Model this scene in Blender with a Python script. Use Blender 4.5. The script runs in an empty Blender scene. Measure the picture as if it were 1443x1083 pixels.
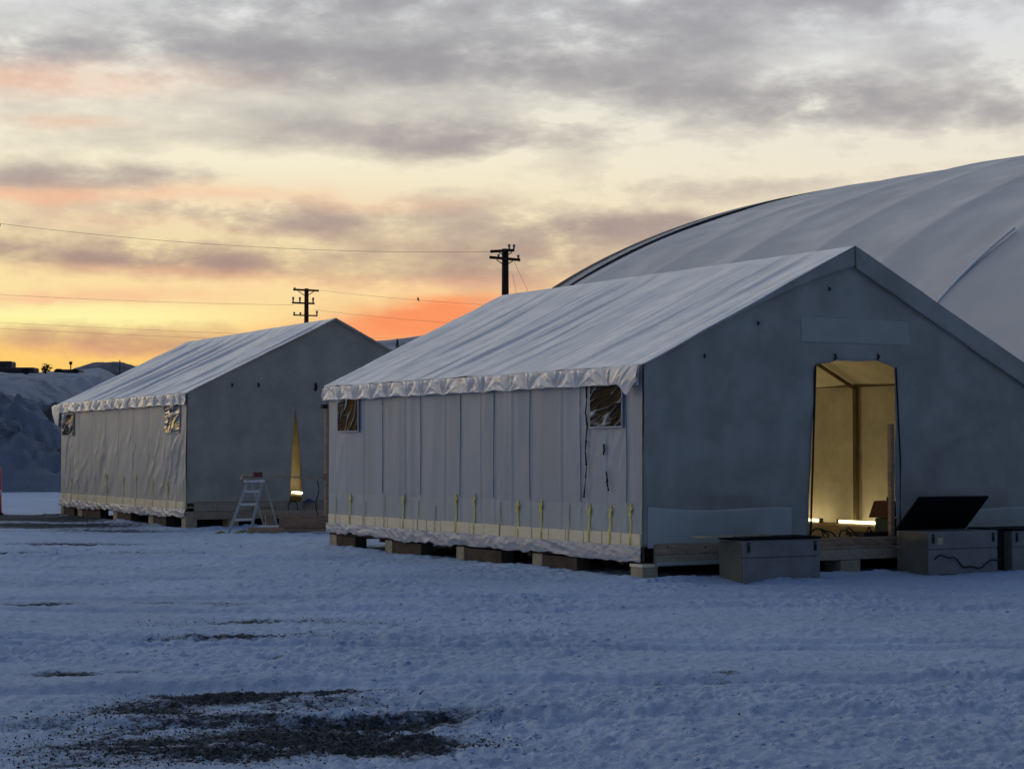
import bpy, math, random
import numpy as np
from mathutils import Vector, Matrix
random.seed(7)
RNG = np.random.default_rng(11)
S = bpy.context.scene
COL = S.collection
R = math.radians

# ------------------------------------------------------------------ camera
cam = bpy.data.cameras.new('camera')
cam.sensor_width = 36.0
cam.lens = 36.0 * 2700.0 / 1443.0
cam.clip_start, cam.clip_end = 0.1, 6000
co = bpy.data.objects.new('camera', cam)
COL.objects.link(co)
co.location = (0, 0, 1.6)
co.rotation_euler = (math.pi / 2 + 0.0351, 0, 0)
S.camera = co

# ------------------------------------------------------------------ world: dawn sky
SUN_AZ, SUN_EL = -42.0, 3.0            # degrees left of the view, above the horizon
world = bpy.data.worlds.new('World')
S.world = world
world.use_nodes = True
nt = world.node_tree
nt.nodes.clear()


class G:
    """small node-writing helper"""
    def __init__(self, tree):
        self.t = tree

    def n(self, kind, **kw):
        x = self.t.nodes.new(kind)
        for k, v in kw.items():
            setattr(x, k, v)
        return x

    def put(self, sock, v):
        if isinstance(v, bpy.types.NodeSocket):
            self.t.links.new(v, sock)
        else:
            sock.default_value = v

    def math(self, op, a, b=0.0, c=0.0, clamp=False):
        x = self.n('ShaderNodeMath', operation=op, use_clamp=clamp)
        self.put(x.inputs[0], a)
        self.put(x.inputs[1], b)
        self.put(x.inputs[2], c)
        return x.outputs[0]

    def vec(self, op, a, b=(0, 0, 0), c=(0, 0, 0)):
        x = self.n('ShaderNodeVectorMath', operation=op)
        self.put(x.inputs[0], a)
        self.put(x.inputs[1], b)
        if op == 'MULTIPLY_ADD':
            self.put(x.inputs[2], c)
        return x.outputs['Value' if op in ('DOT_PRODUCT', 'LENGTH') else 'Vector']

    def mix(self, f, a, b, mode='MIX'):
        x = self.n('ShaderNodeMix', data_type='RGBA', blend_type=mode)
        self.put(x.inputs[0], f)
        self.put(x.inputs[6], a)
        self.put(x.inputs[7], b)
        return x.outputs[2]

    def noise(self, vec, scale, detail=4, rough=.55, dist=0.0):
        x = self.n('ShaderNodeTexNoise')
        self.put(x.inputs['Vector'], vec)
        x.inputs['Scale'].default_value = scale
        x.inputs['Detail'].default_value = detail
        x.inputs['Roughness'].default_value = rough
        x.inputs['Distortion'].default_value = dist
        return x.outputs['Fac']

    def ss(self, v, lo, hi, a=0.0, b=1.0):
        x = self.n('ShaderNodeMapRange', interpolation_type='SMOOTHSTEP')
        self.put(x.inputs[0], v)
        for i, q in enumerate((lo, hi, a, b)):
            x.inputs[1 + i].default_value = q
        return x.outputs[0]

    def ramp(self, f, stops):
        x = self.n('ShaderNodeValToRGB')
        self.put(x.inputs[0], f)
        e = x.color_ramp.elements
        while len(e) < len(stops):
            e.new(0.5)
        for k, (p, c) in enumerate(stops):
            e[k].position = p
            e[k].color = c
        return x.outputs[0]


def srgb(r, g, b):
    def l(v):
        v /= 255.0
        return v / 12.92 if v <= .04045 else ((v + .055) / 1.055) ** 2.4
    return (l(r), l(g), l(b), 1.0)


g = G(nt)
tc = g.n('ShaderNodeTexCoord')
D = g.vec('NORMALIZE', tc.outputs['Generated'])
sep = g.n('ShaderNodeSeparateXYZ')
nt.links.new(D, sep.inputs[0])
dx, dy, dz = sep.outputs
az = g.math('ARCTAN2', dx, dy)
el = g.math('ARCSINE', dz)
# X, Y: hundredths of 1/27 radian: the part of the sky in view is about 14 wide and 6 high
cx = g.n('ShaderNodeCombineXYZ')
nt.links.new(g.math('MULTIPLY', az, 27.0), cx.inputs[0])
nt.links.new(g.math('MULTIPLY', el, 27.0), cx.inputs[1])
XY = cx.outputs[0]
# wispy warp of the layers
stretch = g.vec('MULTIPLY', D, (14, 14, 44))
w1 = g.n('ShaderNodeTexNoise')
nt.links.new(stretch, w1.inputs['Vector'])
w1.inputs['Scale'].default_value = 0.55
w1.inputs['Detail'].default_value = 5
w1.inputs['Roughness'].default_value = .6
warp = g.vec('MULTIPLY_ADD', w1.outputs['Color'], (2.2, .85, 0), (-1.1, -.425, 0))
P = g.vec('ADD', XY, warp)


def blobs(lst, grow=1.0):
    tot = None
    for (px, py, rx, ry, st) in lst:
        c = ((px - 721.5) / 100, (636 - py) / 100)
        ry *= grow
        q = g.vec('MULTIPLY_ADD', P, (100 / rx, 100 / ry, 0), (-c[0] * 100 / rx, -c[1] * 100 / ry, 0))
        d = g.vec('DOT_PRODUCT', q, q)
        e = g.math('POWER', 0.42, d)
        tot = g.math('MULTIPLY_ADD', e, st, tot if tot is not None else 0.0)
    return tot


CLOUDS = [(30, 92, 150, 22, .85), (270, 78, 120, 24, .6), (440, 108, 200, 24, .75), (600, 85, 190, 20, .6), (690, 100, 150, 20, .5),
          (840, 118, 150, 22, .65), (1010, 140, 160, 22, .6), (1230, 158, 290, 24, .95), (1420, 175, 120, 20, .5),
          (330, 25, 190, 25, .55), (530, 12, 170, 32, .8), (800, 40, 130, 34, .6), (960, 60, 90, 30, .5), (1120, 18, 240, 26, .85), (1380, 100, 120, 20, .35),
          (590, 190, 210, 13, .8), (690, 205, 140, 10, .4),
          (60, 262, 130, 12, .8), (215, 252, 90, 12, .7), (330, 305, 170, 15, .75), (480, 300, 120, 18, .5),
          (40, 354, 70, 14, .75), (165, 362, 110, 17, .9), (290, 365, 110, 16, .85),
          (830, 322, 170, 24, .95), (960, 330, 120, 20, .6), (1010, 270, 160, 10, .35),
          (600, 382, 160, 13, .5), (760, 378, 120, 26, .6), (90, 482, 150, 14, .8), (240, 480, 110, 10, .4), (440, 350, 130, 12, .45)]
PINK = [(70, 128, 190, 18, .75), (100, 182, 70, 12, .45), (60, 287, 150, 14, .85), (330, 276, 130, 14, .8), (230, 318, 160, 10, .35),
        (500, 395, 200, 12, .45), (210, 420, 190, 13, .6), (70, 425, 120, 10, .6), (150, 494, 120, 10, .35), (660, 400, 130, 14, .4), (560, 285, 120, 12, .35), (240, 382, 140, 8, .5)]
ORANGE = [(600, 452, 190, 26, 1.0), (700, 430, 110, 20, .5), (450, 480, 120, 20, .5)]
Yn = g.math('DIVIDE', g.math('MULTIPLY', el, 27.0), 7.0)
sky = g.ramp(Yn, [(0.0, srgb(255, 178, 92)), (0.165, srgb(255, 205, 110)), (0.20, srgb(255, 205, 118)), (0.265, srgb(255, 246, 172)), (0.34, srgb(252, 224, 165)), (0.43, srgb(240, 220, 176)),
                  (0.58, srgb(246, 236, 208)), (0.70, srgb(236, 231, 214)), (0.86, srgb(222, 223, 221)), (1.0, srgb(214, 217, 219))])
# to the right the sky loses its gold
right = g.ss(az, -.12, .24)
skyR = g.ramp(Yn, [(0.0, srgb(235, 165, 130)), (0.2, srgb(240, 180, 140)), (0.36, srgb(236, 212, 178)), (0.55, srgb(240, 230, 208)), (0.68, srgb(232, 229, 218)), (0.82, srgb(220, 221, 222)), (1.0, srgb(214, 217, 222))])
sky = g.mix(right, sky, skyR)
sky = g.mix(g.math('MINIMUM', blobs(ORANGE), 1.0), sky, srgb(252, 150, 98))
fine = g.noise(g.vec('MULTIPLY', D, (15, 15, 40)), 1.0, 6, .56)
fine2 = g.noise(g.vec('MULTIPLY', D, (34, 34, 84)), 1.0, 5, .58)
tex = g.math('MULTIPLY_ADD', g.math('SUBTRACT', fine, .5), 2.6, g.math('MULTIPLY', g.math('SUBTRACT', fine2, .5), 1.9))
pk = g.math('MULTIPLY', blobs(PINK), g.math('MULTIPLY_ADD', tex, .9, 1.0), clamp=True)
sky = g.mix(g.math('MULTIPLY', pk, .35), sky, srgb(246, 182, 142))
veil = g.noise(g.vec('MULTIPLY', D, (7, 7, 26)), 1.0, 5, .6)
cl = g.math('MULTIPLY', blobs(CLOUDS, 1.22), g.math('MULTIPLY_ADD', tex, 1.35, 1.1))
cl = g.math('ADD', cl, g.math('MULTIPLY', g.math('MULTIPLY_ADD', g.ss(veil, .36, .74), .42, g.math('MULTIPLY', tex, .26)), g.ss(Yn, .16, .42)))
cl = g.math('SUBTRACT', 1.0, g.math('POWER', .25, g.math('MAXIMUM', g.math('SUBTRACT', cl, .13), 0.0)))
ccol = g.ramp(Yn, [(0.0, srgb(185, 125, 105)), (0.24, srgb(190, 142, 122)), (0.40, srgb(162, 138, 134)), (0.54, srgb(166, 152, 150)), (0.66, srgb(160, 155, 158)), (0.80, srgb(154, 152, 157)), (1.0, srgb(153, 154, 161))])
sky = g.mix(cl, sky, ccol)
sky = g.mix(g.math('MULTIPLY', pk, .52), sky, srgb(248, 184, 148))       # lit undersides
# away from the glow (behind the viewer, overhead) the dawn sky is still dusky blue
ga, ge = R(-30), R(0)
gv = (math.sin(ga) * math.cos(ge), math.cos(ga) * math.cos(ge), math.sin(ge))
cg = g.vec('DOT_PRODUCT', D, gv)
nis = g.n('ShaderNodeTexSky', sky_type='NISHITA', sun_disc=False)
nis.sun_elevation = R(SUN_EL)
nis.sun_rotation = R(SUN_AZ)
dusk = g.mix(1.0, g.mix(1.0, nis.outputs[0], (.010, .010, .010, 1), 'MULTIPLY'), (.066, .104, .192, 1), 'ADD')
near = g.math('MULTIPLY', g.ss(cg, -.02, .72), g.ss(el, 1.65, .32))
sky = g.mix(near, dusk, sky)
bg = g.n('ShaderNodeBackground')
nt.links.new(sky, bg.inputs[0])
bg.inputs[1].default_value = 1.0
out = g.n('ShaderNodeOutputWorld')
nt.links.new(bg.outputs[0], out.inputs[0])

# ------------------------------------------------------------------ sun: soft glow below the cloud edge
sl = bpy.data.lights.new('sun', 'SUN')
sl.energy = 0.06
sl.angle = R(24)
sl.color = (1.0, .80, .62)
so = bpy.data.objects.new('sun', sl)
COL.objects.link(so)
sd = Vector((math.sin(R(SUN_AZ)) * math.cos(R(8)), math.cos(R(SUN_AZ)) * math.cos(R(8)), math.sin(R(8))))
so.rotation_euler = sd.to_track_quat('Z', 'Y').to_euler()

S.view_settings.view_transform = 'Standard'
S.view_settings.look = 'None'
S.view_settings.exposure = 0.0
S.view_settings.gamma = 1.0
S.view_settings.use_curve_mapping = False
S.render.engine = 'CYCLES'
S.cycles.use_denoising = True
S.cycles.max_bounces = 5
S.cycles.diffuse_bounces = 3
S.cycles.glossy_bounces = 3
S.cycles.caustics_reflective = False
S.cycles.caustics_refractive = False
S.cycles.sample_clamp_indirect = 3.0
world.cycles.sampling_method = 'MANUAL'
world.cycles.sample_map_resolution = 1024


# ------------------------------------------------------------------ noise
def _hash(ix, iy, seed):
    v = (ix.astype(np.int64) * 374761393 + iy.astype(np.int64) * 668265263 + seed * 974634777) & 0xffffffff
    v = ((v ^ (v >> 13)) * 1274126177) & 0xffffffff
    v = v ^ (v >> 16)
    return (v & 0xffff) / 65535.0


def vnoise(x, y, seed=0):
    x = np.asarray(x, float)
    y = np.asarray(y, float)
    ix, iy = np.floor(x), np.floor(y)
    fx, fy = x - ix, y - iy
    fx = fx * fx * fx * (fx * (fx * 6 - 15) + 10)
    fy = fy * fy * fy * (fy * (fy * 6 - 15) + 10)
    a, b = _hash(ix, iy, seed), _hash(ix + 1, iy, seed)
    c, d = _hash(ix, iy + 1, seed), _hash(ix + 1, iy + 1, seed)
    return (a + (b - a) * fx) * (1 - fy) + (c + (d - c) * fx) * fy


def fbm(x, y, octaves=4, seed=0, gain=.5):
    t, amp, tot = 0.0, 1.0, 0.0
    for k in range(octaves):
        t = t + amp * (vnoise(x * 2 ** k + 17.3 * k, y * 2 ** k - 9.1 * k, seed + k) - .5)
        tot += amp
        amp *= gain
    return t / tot * 2            # about -1..1


def ridged(x, y, octaves=3, seed=0):
    t, amp, tot = 0.0, 1.0, 0.0
    for k in range(octaves):
        t = t + amp * (1 - np.abs(2 * vnoise(x * 2 ** k + 5.7 * k, y * 2 ** k, seed + k) - 1))
        tot += amp
        amp *= .5
    return t / tot


# ------------------------------------------------------------------ materials
MATS = {}


def mat(name, col, rough=.6, spec=.3, var=.12, scale=3.0, col2=None, thresh=None, bump=0.0, bscale=40.0, stretch=(1, 1, 1), metal=0.0, coat=0.0):
    m = bpy.data.materials.new(name)
    m.use_nodes = True
    t = m.node_tree
    t.nodes.clear()
    h = G(t)
    c = h.n('ShaderNodeTexCoord')
    v = h.vec('MULTIPLY', c.outputs['Object'], stretch)
    f = h.noise(v, scale, 6, .62)
    dark = tuple(q * (1 - var) for q in col) + (1,)
    lite = tuple(min(1, q * (1 + var)) for q in col) + (1,)
    k = h.mix(h.ss(f, .3, .7), dark, lite)
    if col2:
        f2 = h.noise(v, scale * .45, 8, .7)
        lo, hi = thresh or (.55, .75)
        k = h.mix(h.ss(f2, lo, hi), k, tuple(col2) + (1,))
    b = h.n('ShaderNodeBsdfPrincipled')
    t.links.new(k, b.inputs['Base Color'])
    h.put(b.inputs['Roughness'], h.ss(h.noise(v, scale * 2.3, 4, .6), .3, .7, max(.02, rough - .08), min(1, rough + .08)))
    b.inputs['Specular IOR Level'].default_value = spec
    b.inputs['Metallic'].default_value = metal
    b.inputs['Coat Weight'].default_value = coat
    if bump:
        bn = h.n('ShaderNodeBump')
        bn.inputs['Strength'].default_value = bump
        bn.inputs['Distance'].default_value = .01
        t.links.new(h.noise(v, bscale, 5, .65), bn.inputs['Height'])
        t.links.new(bn.outputs[0], b.inputs['Normal'])
    o = h.n('ShaderNodeOutputMaterial')
    t.links.new(b.outputs[0], o.inputs[0])
    MATS[name] = m
    return m


def emit(name, col, strength):
    m = bpy.data.materials.new(name)
    m.use_nodes = True
    t = m.node_tree
    t.nodes.clear()
    e = t.nodes.new('ShaderNodeEmission')
    e.inputs[0].default_value = col + (1,)
    e.inputs[1].default_value = strength
    o = t.nodes.new('ShaderNodeOutputMaterial')
    t.links.new(e.outputs[0], o.inputs[0])
    MATS[name] = m
    return m


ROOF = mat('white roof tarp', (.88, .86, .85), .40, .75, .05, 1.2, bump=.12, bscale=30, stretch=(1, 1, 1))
FILM = mat('crumpled plastic film', (.82, .75, .69), .17, 1.0, .06, 5, bump=.12, bscale=16)  # warm tint puts the reflected sunset into the base colour
SKIRT = mat('skirt film', (.44, .44, .47), .36, .6, .08, 5, bump=.2, bscale=16)
SEAML = mat('seam line', (.25, .27, .30), .6, .3, .1, 3)
SLOPE_S = None
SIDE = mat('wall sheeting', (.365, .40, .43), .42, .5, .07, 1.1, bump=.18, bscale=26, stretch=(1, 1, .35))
OVER = mat('over sheet', (.41, .45, .45), .40, .5, .07, 2.1, bump=.18, bscale=26)
SIDEB = mat('wall sheeting warm', (.50, .485, .45), .42, .5, .07, 1.1, bump=.18, bscale=26, stretch=(1, 1, .35))
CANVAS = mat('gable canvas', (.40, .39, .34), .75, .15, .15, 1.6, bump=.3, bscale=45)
CANVASB = mat('gable canvas warm', (.52, .45, .36), .75, .15, .15, 1.6, bump=.3, bscale=45)  # extra warmth puts the glow on the far gable into the colour
PATCH = mat('canvas patch', (.46, .47, .40), .7, .2, .06, 2, bump=.15, bscale=55)
FLAP = mat('clear over layer', (.50, .52, .47), .5, .35, .06, 3, bump=.15, bscale=40)
INNER = mat('inner liner', (.72, .68, .58), .6, .3, .12, 2.2, bump=.5, bscale=5)
WOOD = mat('raw lumber', (.44, .31, .20), .7, .2, .25, 2.5, bump=.3, bscale=30, stretch=(2, 2, 14))
WOODP = mat('pale lumber', (.95, .79, .53), .42, .5, .06, 5, (.82, .66, .42), (.6, .8), bump=.2, bscale=30, stretch=(1.5, 1.5, 9))
WOODR = mat('red brown lumber', (.40, .25, .16), .75, .2, .25, 3, bump=.3, bscale=30, stretch=(2, 2, 12))
WOODW = mat('weathered lumber', (.46, .36, .25), .75, .2, .18, 3, bump=.3, bscale=30, stretch=(8, 2, 8))
ENDG = mat('cut block', (.46, .36, .24), .75, .2, .2, 6, bump=.3, bscale=30)
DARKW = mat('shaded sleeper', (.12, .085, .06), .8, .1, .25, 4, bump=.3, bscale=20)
PLY = mat('plywood deck', (.40, .30, .18), .7, .2, .15, 3)
STEEL = mat('tent tube', (.16, .12, .07), .5, .4, .1, 8)
BLACK = mat('black webbing', (.015, .015, .018), .6, .3, .2, 8)
YELLOW = mat('yellow strap', (.96, .76, .17), .6, .3, .2, 9)
YELLOWD = mat('yellow strap dull', (.60, .56, .30), .6, .3, .2, 9)
GREY = mat('grey chest paint', (.27, .255, .235), .55, .35, .14, 3.5, (.34, .33, .31), (.6, .8), bump=.2, bscale=20)
GREYD = mat('olive chest side', (.20, .18, .13), .6, .3, .15, 3.5, bump=.2, bscale=20)
LIDB = mat('black lid lining', (.008, .008, .010), .7, .1, .2, 4)
ALU = mat('ladder aluminium', (.48, .48, .47), .42, .5, .15, 9, metal=.3)
ALUS = mat('ladder step snowed', (.80, .80, .80), .5, .4, .1, 9)  # pale tone on the ladder steps stands for sky light
BRICK = mat('brick red block', (.22, .07, .05), .8, .2, .2, 6)
OLIVE = mat('yellow straw scrap', (.30, .27, .11), .85, .1, .3, 12, bump=.5, bscale=30)
BLUE = mat('blue rope', (.05, .09, .22), .6, .3, .2, 10)
RED = mat('red marker plastic', (.72, .03, .03), .45, .4, .1, 4)
POLE = mat('dark pole timber', (.045, .030, .022), .85, .1, .25, 1.5, stretch=(6, 6, 1))
POLER = mat('brown pole timber', (.13, .045, .025), .85, .1, .25, 1.5, stretch=(6, 6, 1))
WIRE = mat('overhead wire', (.30, .24, .21), .6, .2, .1, 1)
INSUL = mat('insulator', (.25, .22, .21), .4, .5, .1, 9)
SPRUCE = mat('spruce needles', (.018, .028, .030), .8, .1, .3, .4)
BARK = mat('bark', (.06, .045, .035), .9, .1, .3, 3)
TRUCK = mat('dark trailer paint', (.06, .045, .05), .6, .3, .2, .6)
DOME = mat('dome membrane', (.57, .57, .575), .50, .5, .05, .35, bump=.1, bscale=3)
DOMED = mat('dome edge trim', (.05, .05, .06), .7, .2, .1, 1)
TEAL = mat('teal heater body', (.02, .06, .07), .5, .3, .1, 5)
RUST = mat('rust heater hood', (.12, .05, .025), .6, .3, .2, 5)
TUBE = emit('warm lamp tube', (1.0, .80, .40), 7.0)
TUBE_FILL = emit('warm lamp tube deep', (1.0, .83, .42), 125.0)  # strong fill for unseen tubes added inside the near tent
TUBE3 = emit('pale lamp tube', (1.0, .88, .48), 17.0)
SLAB = mat('dark lens', (.02, .018, .016), .16, .9, .2, 3)
SEAM = mat('seam welt', (.36, .38, .42), .6, .3, .1, 3)
BUSH = mat('bare scrub', (.04, .03, .03), .9, .1, .3, 1)

# crumpled clear window film
m = mat('crinkled window film', (.022, .020, .018), .12, .9, .3, 6)
t = m.node_tree
h = G(t)
b = [n for n in t.nodes if n.type == 'BSDF_PRINCIPLED'][0]
b.inputs['Coat Weight'].default_value = .0
b.inputs['Coat Roughness'].default_value = .08
WINB = m
b.inputs['Coat Weight'].default_value = 1.0
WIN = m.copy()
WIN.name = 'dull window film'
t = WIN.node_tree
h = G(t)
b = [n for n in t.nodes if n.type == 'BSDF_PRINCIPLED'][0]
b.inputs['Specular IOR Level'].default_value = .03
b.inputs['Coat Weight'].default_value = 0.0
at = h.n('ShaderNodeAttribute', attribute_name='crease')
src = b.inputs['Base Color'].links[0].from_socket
t.links.new(h.mix(at.outputs['Fac'], src, (.85, .80, .72, 1)), b.inputs['Base Color'])  # pale streaks paint the crinkle highlights into the film colour

# snow
def snow_mat(name, col, dirt_col, use_attr=True, bumpd=.02, bsc=9.0):
    m = bpy.data.materials.new(name)
    m.use_nodes = True
    t = m.node_tree
    t.nodes.clear()
    h = G(t)
    c = h.n('ShaderNodeTexCoord')
    v = c.outputs['Object']
    big = h.noise(v, .35, 5, .6)
    mid = h.noise(v, 5.5, 8, .72)
    k = h.mix(h.ss(big, .3, .7), tuple(q * .90 for q in col) + (1,), tuple(min(1, q * 1.06) for q in col) + (1,))
    k = h.mix(h.math('MULTIPLY', h.ss(mid, .47, .72), .42), k, tuple(q * .62 for q in col) + (1,))
    peb = h.noise(v, 22, 6, .7)
    grc = h.mix(h.ss(peb, .38, .62), tuple(q * .45 for q in dirt_col) + (1,), tuple(q * 1.6 for q in dirt_col) + (1,))
    at = h.n('ShaderNodeAttribute', attribute_name='dirt')
    dn = h.math('ADD', at.outputs['Fac'], h.math('MULTIPLY', h.math('SUBTRACT', h.noise(v, 9, 9, .82), .5), 2.0))
    dm = h.math('MULTIPLY', h.ss(dn, .28, .72), h.ss(at.outputs['Fac'], .02, .25))
    k = h.mix(dm, k, grc)
    b = h.n('ShaderNodeBsdfPrincipled')
    t.links.new(k, b.inputs['Base Color'])
    b.inputs['Roughness'].default_value = .75
    b.inputs['Specular IOR Level'].default_value = .07
    bn = h.n('ShaderNodeBump')
    bn.inputs['Strength'].default_value = .9
    bn.inputs['Distance'].default_value = bumpd
    hh = h.math('ADD', h.noise(v, bsc, 8, .7), h.math('MULTIPLY', h.noise(v, bsc * 4, 5, .7), .42))
    t.links.new(hh, bn.inputs['Height'])
    t.links.new(bn.outputs[0], b.inputs['Normal'])
    o = h.n('ShaderNodeOutputMaterial')
    t.links.new(b.outputs[0], o.inputs[0])
    MATS[name] = m
    return m


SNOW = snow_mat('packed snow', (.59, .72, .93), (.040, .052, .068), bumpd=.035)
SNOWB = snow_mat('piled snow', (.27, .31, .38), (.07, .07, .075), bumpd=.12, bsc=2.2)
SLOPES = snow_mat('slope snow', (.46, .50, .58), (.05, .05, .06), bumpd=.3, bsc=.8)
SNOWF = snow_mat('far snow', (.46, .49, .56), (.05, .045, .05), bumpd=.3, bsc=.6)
GRAVEL = mat('gravel bits', (.040, .043, .047), .9, .1, .5, 9)
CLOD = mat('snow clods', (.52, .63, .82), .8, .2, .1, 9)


# ------------------------------------------------------------------ mesh helpers
def tag(o, label=None, cat=None, group=None, kind=None):
    if label:
        o['label'] = label
    if cat:
        o['category'] = cat
    if group:
        o['group'] = group
    if kind:
        o['kind'] = kind
    return o


def empty(name, loc=(0, 0, 0), rz=0.0):
    o = bpy.data.objects.new(name, None)
    o.empty_display_size = .2
    COL.objects.link(o)
    o.location = loc
    o.rotation_euler = (0, 0, rz)
    return o


class MB:
    def __init__(self):
        self.v, self.f = [], []

    def add(self, vs, fs):
        n = len(self.v)
        self.v += [tuple(map(float, q)) for q in vs]
        self.f += [tuple(i + n for i in q) for q in fs]
        return self

    def box(self, lo, hi, M=None):
        x0, y0, z0 = lo
        x1, y1, z1 = hi
        vs = [(x0, y0, z0), (x1, y0, z0), (x1, y1, z0), (x0, y1, z0), (x0, y0, z1), (x1, y0, z1), (x1, y1, z1), (x0, y1, z1)]
        if M is not None:
            vs = [tuple(M @ Vector(q)) for q in vs]
        return self.add(vs, [(0, 3, 2, 1), (4, 5, 6, 7), (0, 1, 5, 4), (1, 2, 6, 5), (2, 3, 7, 6), (3, 0, 4, 7)])

    def tube(self, pts, r, n=8, r1=None):
        pts = [Vector(p) for p in pts]
        vs, fs = [], []
        L = len(pts)
        for i, p in enumerate(pts):
            d = (pts[min(i + 1, L - 1)] - pts[max(i - 1, 0)])
            d = d.normalized() if d.length > 1e-9 else Vector((0, 0, 1))
            a = d.cross(Vector((0, 0, 1)))
            if a.length < 1e-3:
                a = d.cross(Vector((0, 1, 0)))
            a.normalize()
            c = d.cross(a)
            rr = r if r1 is None else r + (r1 - r) * i / max(1, L - 1)
            for k in range(n):
                th = 2 * math.pi * k / n
                vs.append(tuple(p + (a * math.cos(th) + c * math.sin(th)) * rr))
        for i in range(L - 1):
            for k in range(n):
                fs.append((i * n + k, i * n + (k + 1) % n, (i + 1) * n + (k + 1) % n, (i + 1) * n + k))
        fs.append(tuple(range(n - 1, -1, -1)))
        fs.append(tuple((L - 1) * n + k for k in range(n)))
        return self.add(vs, fs)

    def grid(self, P):
        a, b = P.shape[:2]
        vs = P.reshape(-1, 3)
        fs = [(i * b + j, i * b + j + 1, (i + 1) * b + j + 1, (i + 1) * b + j) for i in range(a - 1) for j in range(b - 1)]
        return self.add(vs, fs)

    def prism(self, poly, axis_vec):
        n = len(poly)
        a = [Vector(p) for p in poly]
        d = Vector(axis_vec)
        vs = a + [p + d for p in a]
        fs = [tuple(range(n - 1, -1, -1)), tuple(range(n, 2 * n))] + [(i, (i + 1) % n, (i + 1) % n + n, i + n) for i in range(n)]
        return self.add(vs, fs)

    def build(self, name, m, parent=None, smooth=False, bevel=0.0, thick=0.0):
        me = bpy.data.meshes.new(name)
        me.from_pydata(self.v, [], self.f)
        me.materials.append(m)
        if smooth:
            me.polygons.foreach_set('use_smooth', [True] * len(me.polygons))
        o = bpy.data.objects.new(name, me)
        COL.objects.link(o)
        if parent is not None:
            o.parent = parent
        if bevel:
            q = o.modifiers.new('bevel', 'BEVEL')
            q.width = bevel
            q.segments = 2
        if thick:
            q = o.modifiers.new('thickness', 'SOLIDIFY')
            q.thickness = thick
            q.offset = 0
        return o


def big_grid(name, X, Y, Z, m, attr=None, parent=None, wrap=False):
    a, b = X.shape
    me = bpy.data.meshes.new(name)
    V = np.stack([X, Y, Z], -1).reshape(-1, 3).astype(np.float32)
    i, j = np.meshgrid(np.arange(a - 1), np.arange(b if wrap else b - 1), indexing='ij')
    jn = (j + 1) % b
    F = np.stack([i * b + j, i * b + jn, (i + 1) * b + jn, (i + 1) * b + j], -1).reshape(-1, 4).astype(np.int32)
    me.vertices.add(len(V))
    me.vertices.foreach_set('co', V.ravel())
    me.loops.add(F.size)
    me.loops.foreach_set('vertex_index', F.ravel())
    me.polygons.add(len(F))
    me.polygons.foreach_set('loop_start', np.arange(0, F.size, 4, dtype=np.int32))
    me.polygons.foreach_set('loop_total', np.full(len(F), 4, np.int32))
    me.polygons.foreach_set('use_smooth', np.ones(len(F), bool))
    me.update(calc_edges=True)
    me.validate()
    if attr is not None:
        A = me.attributes.new('dirt', 'FLOAT', 'POINT')
        A.data.foreach_set('value', attr.ravel().astype(np.float32))
    me.materials.append(m)
    o = bpy.data.objects.new(name, me)
    COL.objects.link(o)
    if parent:
        o.parent = parent
    return o


# ------------------------------------------------------------------ ground sheet (polar grid round the viewer, finer where it is near)
A0 = (1.6527, 24.1461)
YA = .5305
UA = (-math.sin(YA), math.cos(YA))
WA = (math.cos(YA), math.sin(YA))
B0 = (-6.8878, 40.6417)
YB = .485
# scraped dirt: X, Y, radius X, radius Y, strength
DIRT = [(-1.55, 12.75, .8, .26, .95), (-.95, 11.6, .8, .35, .95), (-1.7, 11.75, .6, .3, .7), (-1.95, 12.55, .50, .34, 1.0), (-2.35, 12.1, .45, .4, .8), (-1.25, 12.3, .5, .3, .55), (-1.2, 11.05, .62, .42, 1.05), (-.75, 10.6, .7, .42, 1.0), (-1.5, 10.25, .8, .3, .8), (-1.9, 10.75, .6, .35, .8), (-.55, 10.35, .35, .3, .7), (-2.4, 10.6, .55, .4, .6),
        (-1.0, 11.45, .55, .25, .7), (-2.0, 11.5, .5, .22, .6), (-1.6, 10.35, .9, .35, .8), (-2.3, 11.2, .6, .3, .55), (-.2, 10.6, .25, .3, .5), (-2.1, 10.0, .7, .3, .55), (-1.4, 10.0, .5, .25, .5), (-2.75, 11.6, .4, .35, .5),
        (-2.35, 16.9, .62, .28, 1.05), (-3.0, 16.6, .5, .2, .6), (-1.75, 16.7, .5, .16, .4), (-2.35, 18.3, .75, .22, .6), (-3.3, 18.0, .4, .18, .3), (-1.5, 18.2, .6, .2, .45),
        (-5.0, 20.3, .45, .35, .8), (-5.5, 20.1, .6, .3, .8), (-3.5, 20.6, .9, .2, .55), (-3.0, 20.5, .5, .25, .5),
        (-3.2, 13.9, .30, .2, .8), (-2.7, 14.0, .25, .14, .6), (-1.9, 14.95, .13, .1, .8), (1.2, 13.3, .35, .22, .55), (1.45, 13.6, .2, .12, .5),
        (-7.5, 33.5, 1.6, .6, .75), (-8.0, 30.4, 1.0, .35, .8), (-6.0, 30.2, 1.2, .25, .5), (-4.4, 24.6, .8, .22, .4),
        (-11.5, 46.5, 3.2, 2.4, 1.05), (-10.0, 42.0, 2.2, 2.0, .95), (-13.5, 49.0, 3.0, 1.6, 1.0), (-8.2, 39.2, 1.8, 1.5, .7), (-11.0, 38.5, 2.5, 1.0, .5), (2.0, 15.9, 1.1, .12, .28), (.4, 16.6, 1.0, .1, .25)]


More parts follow.
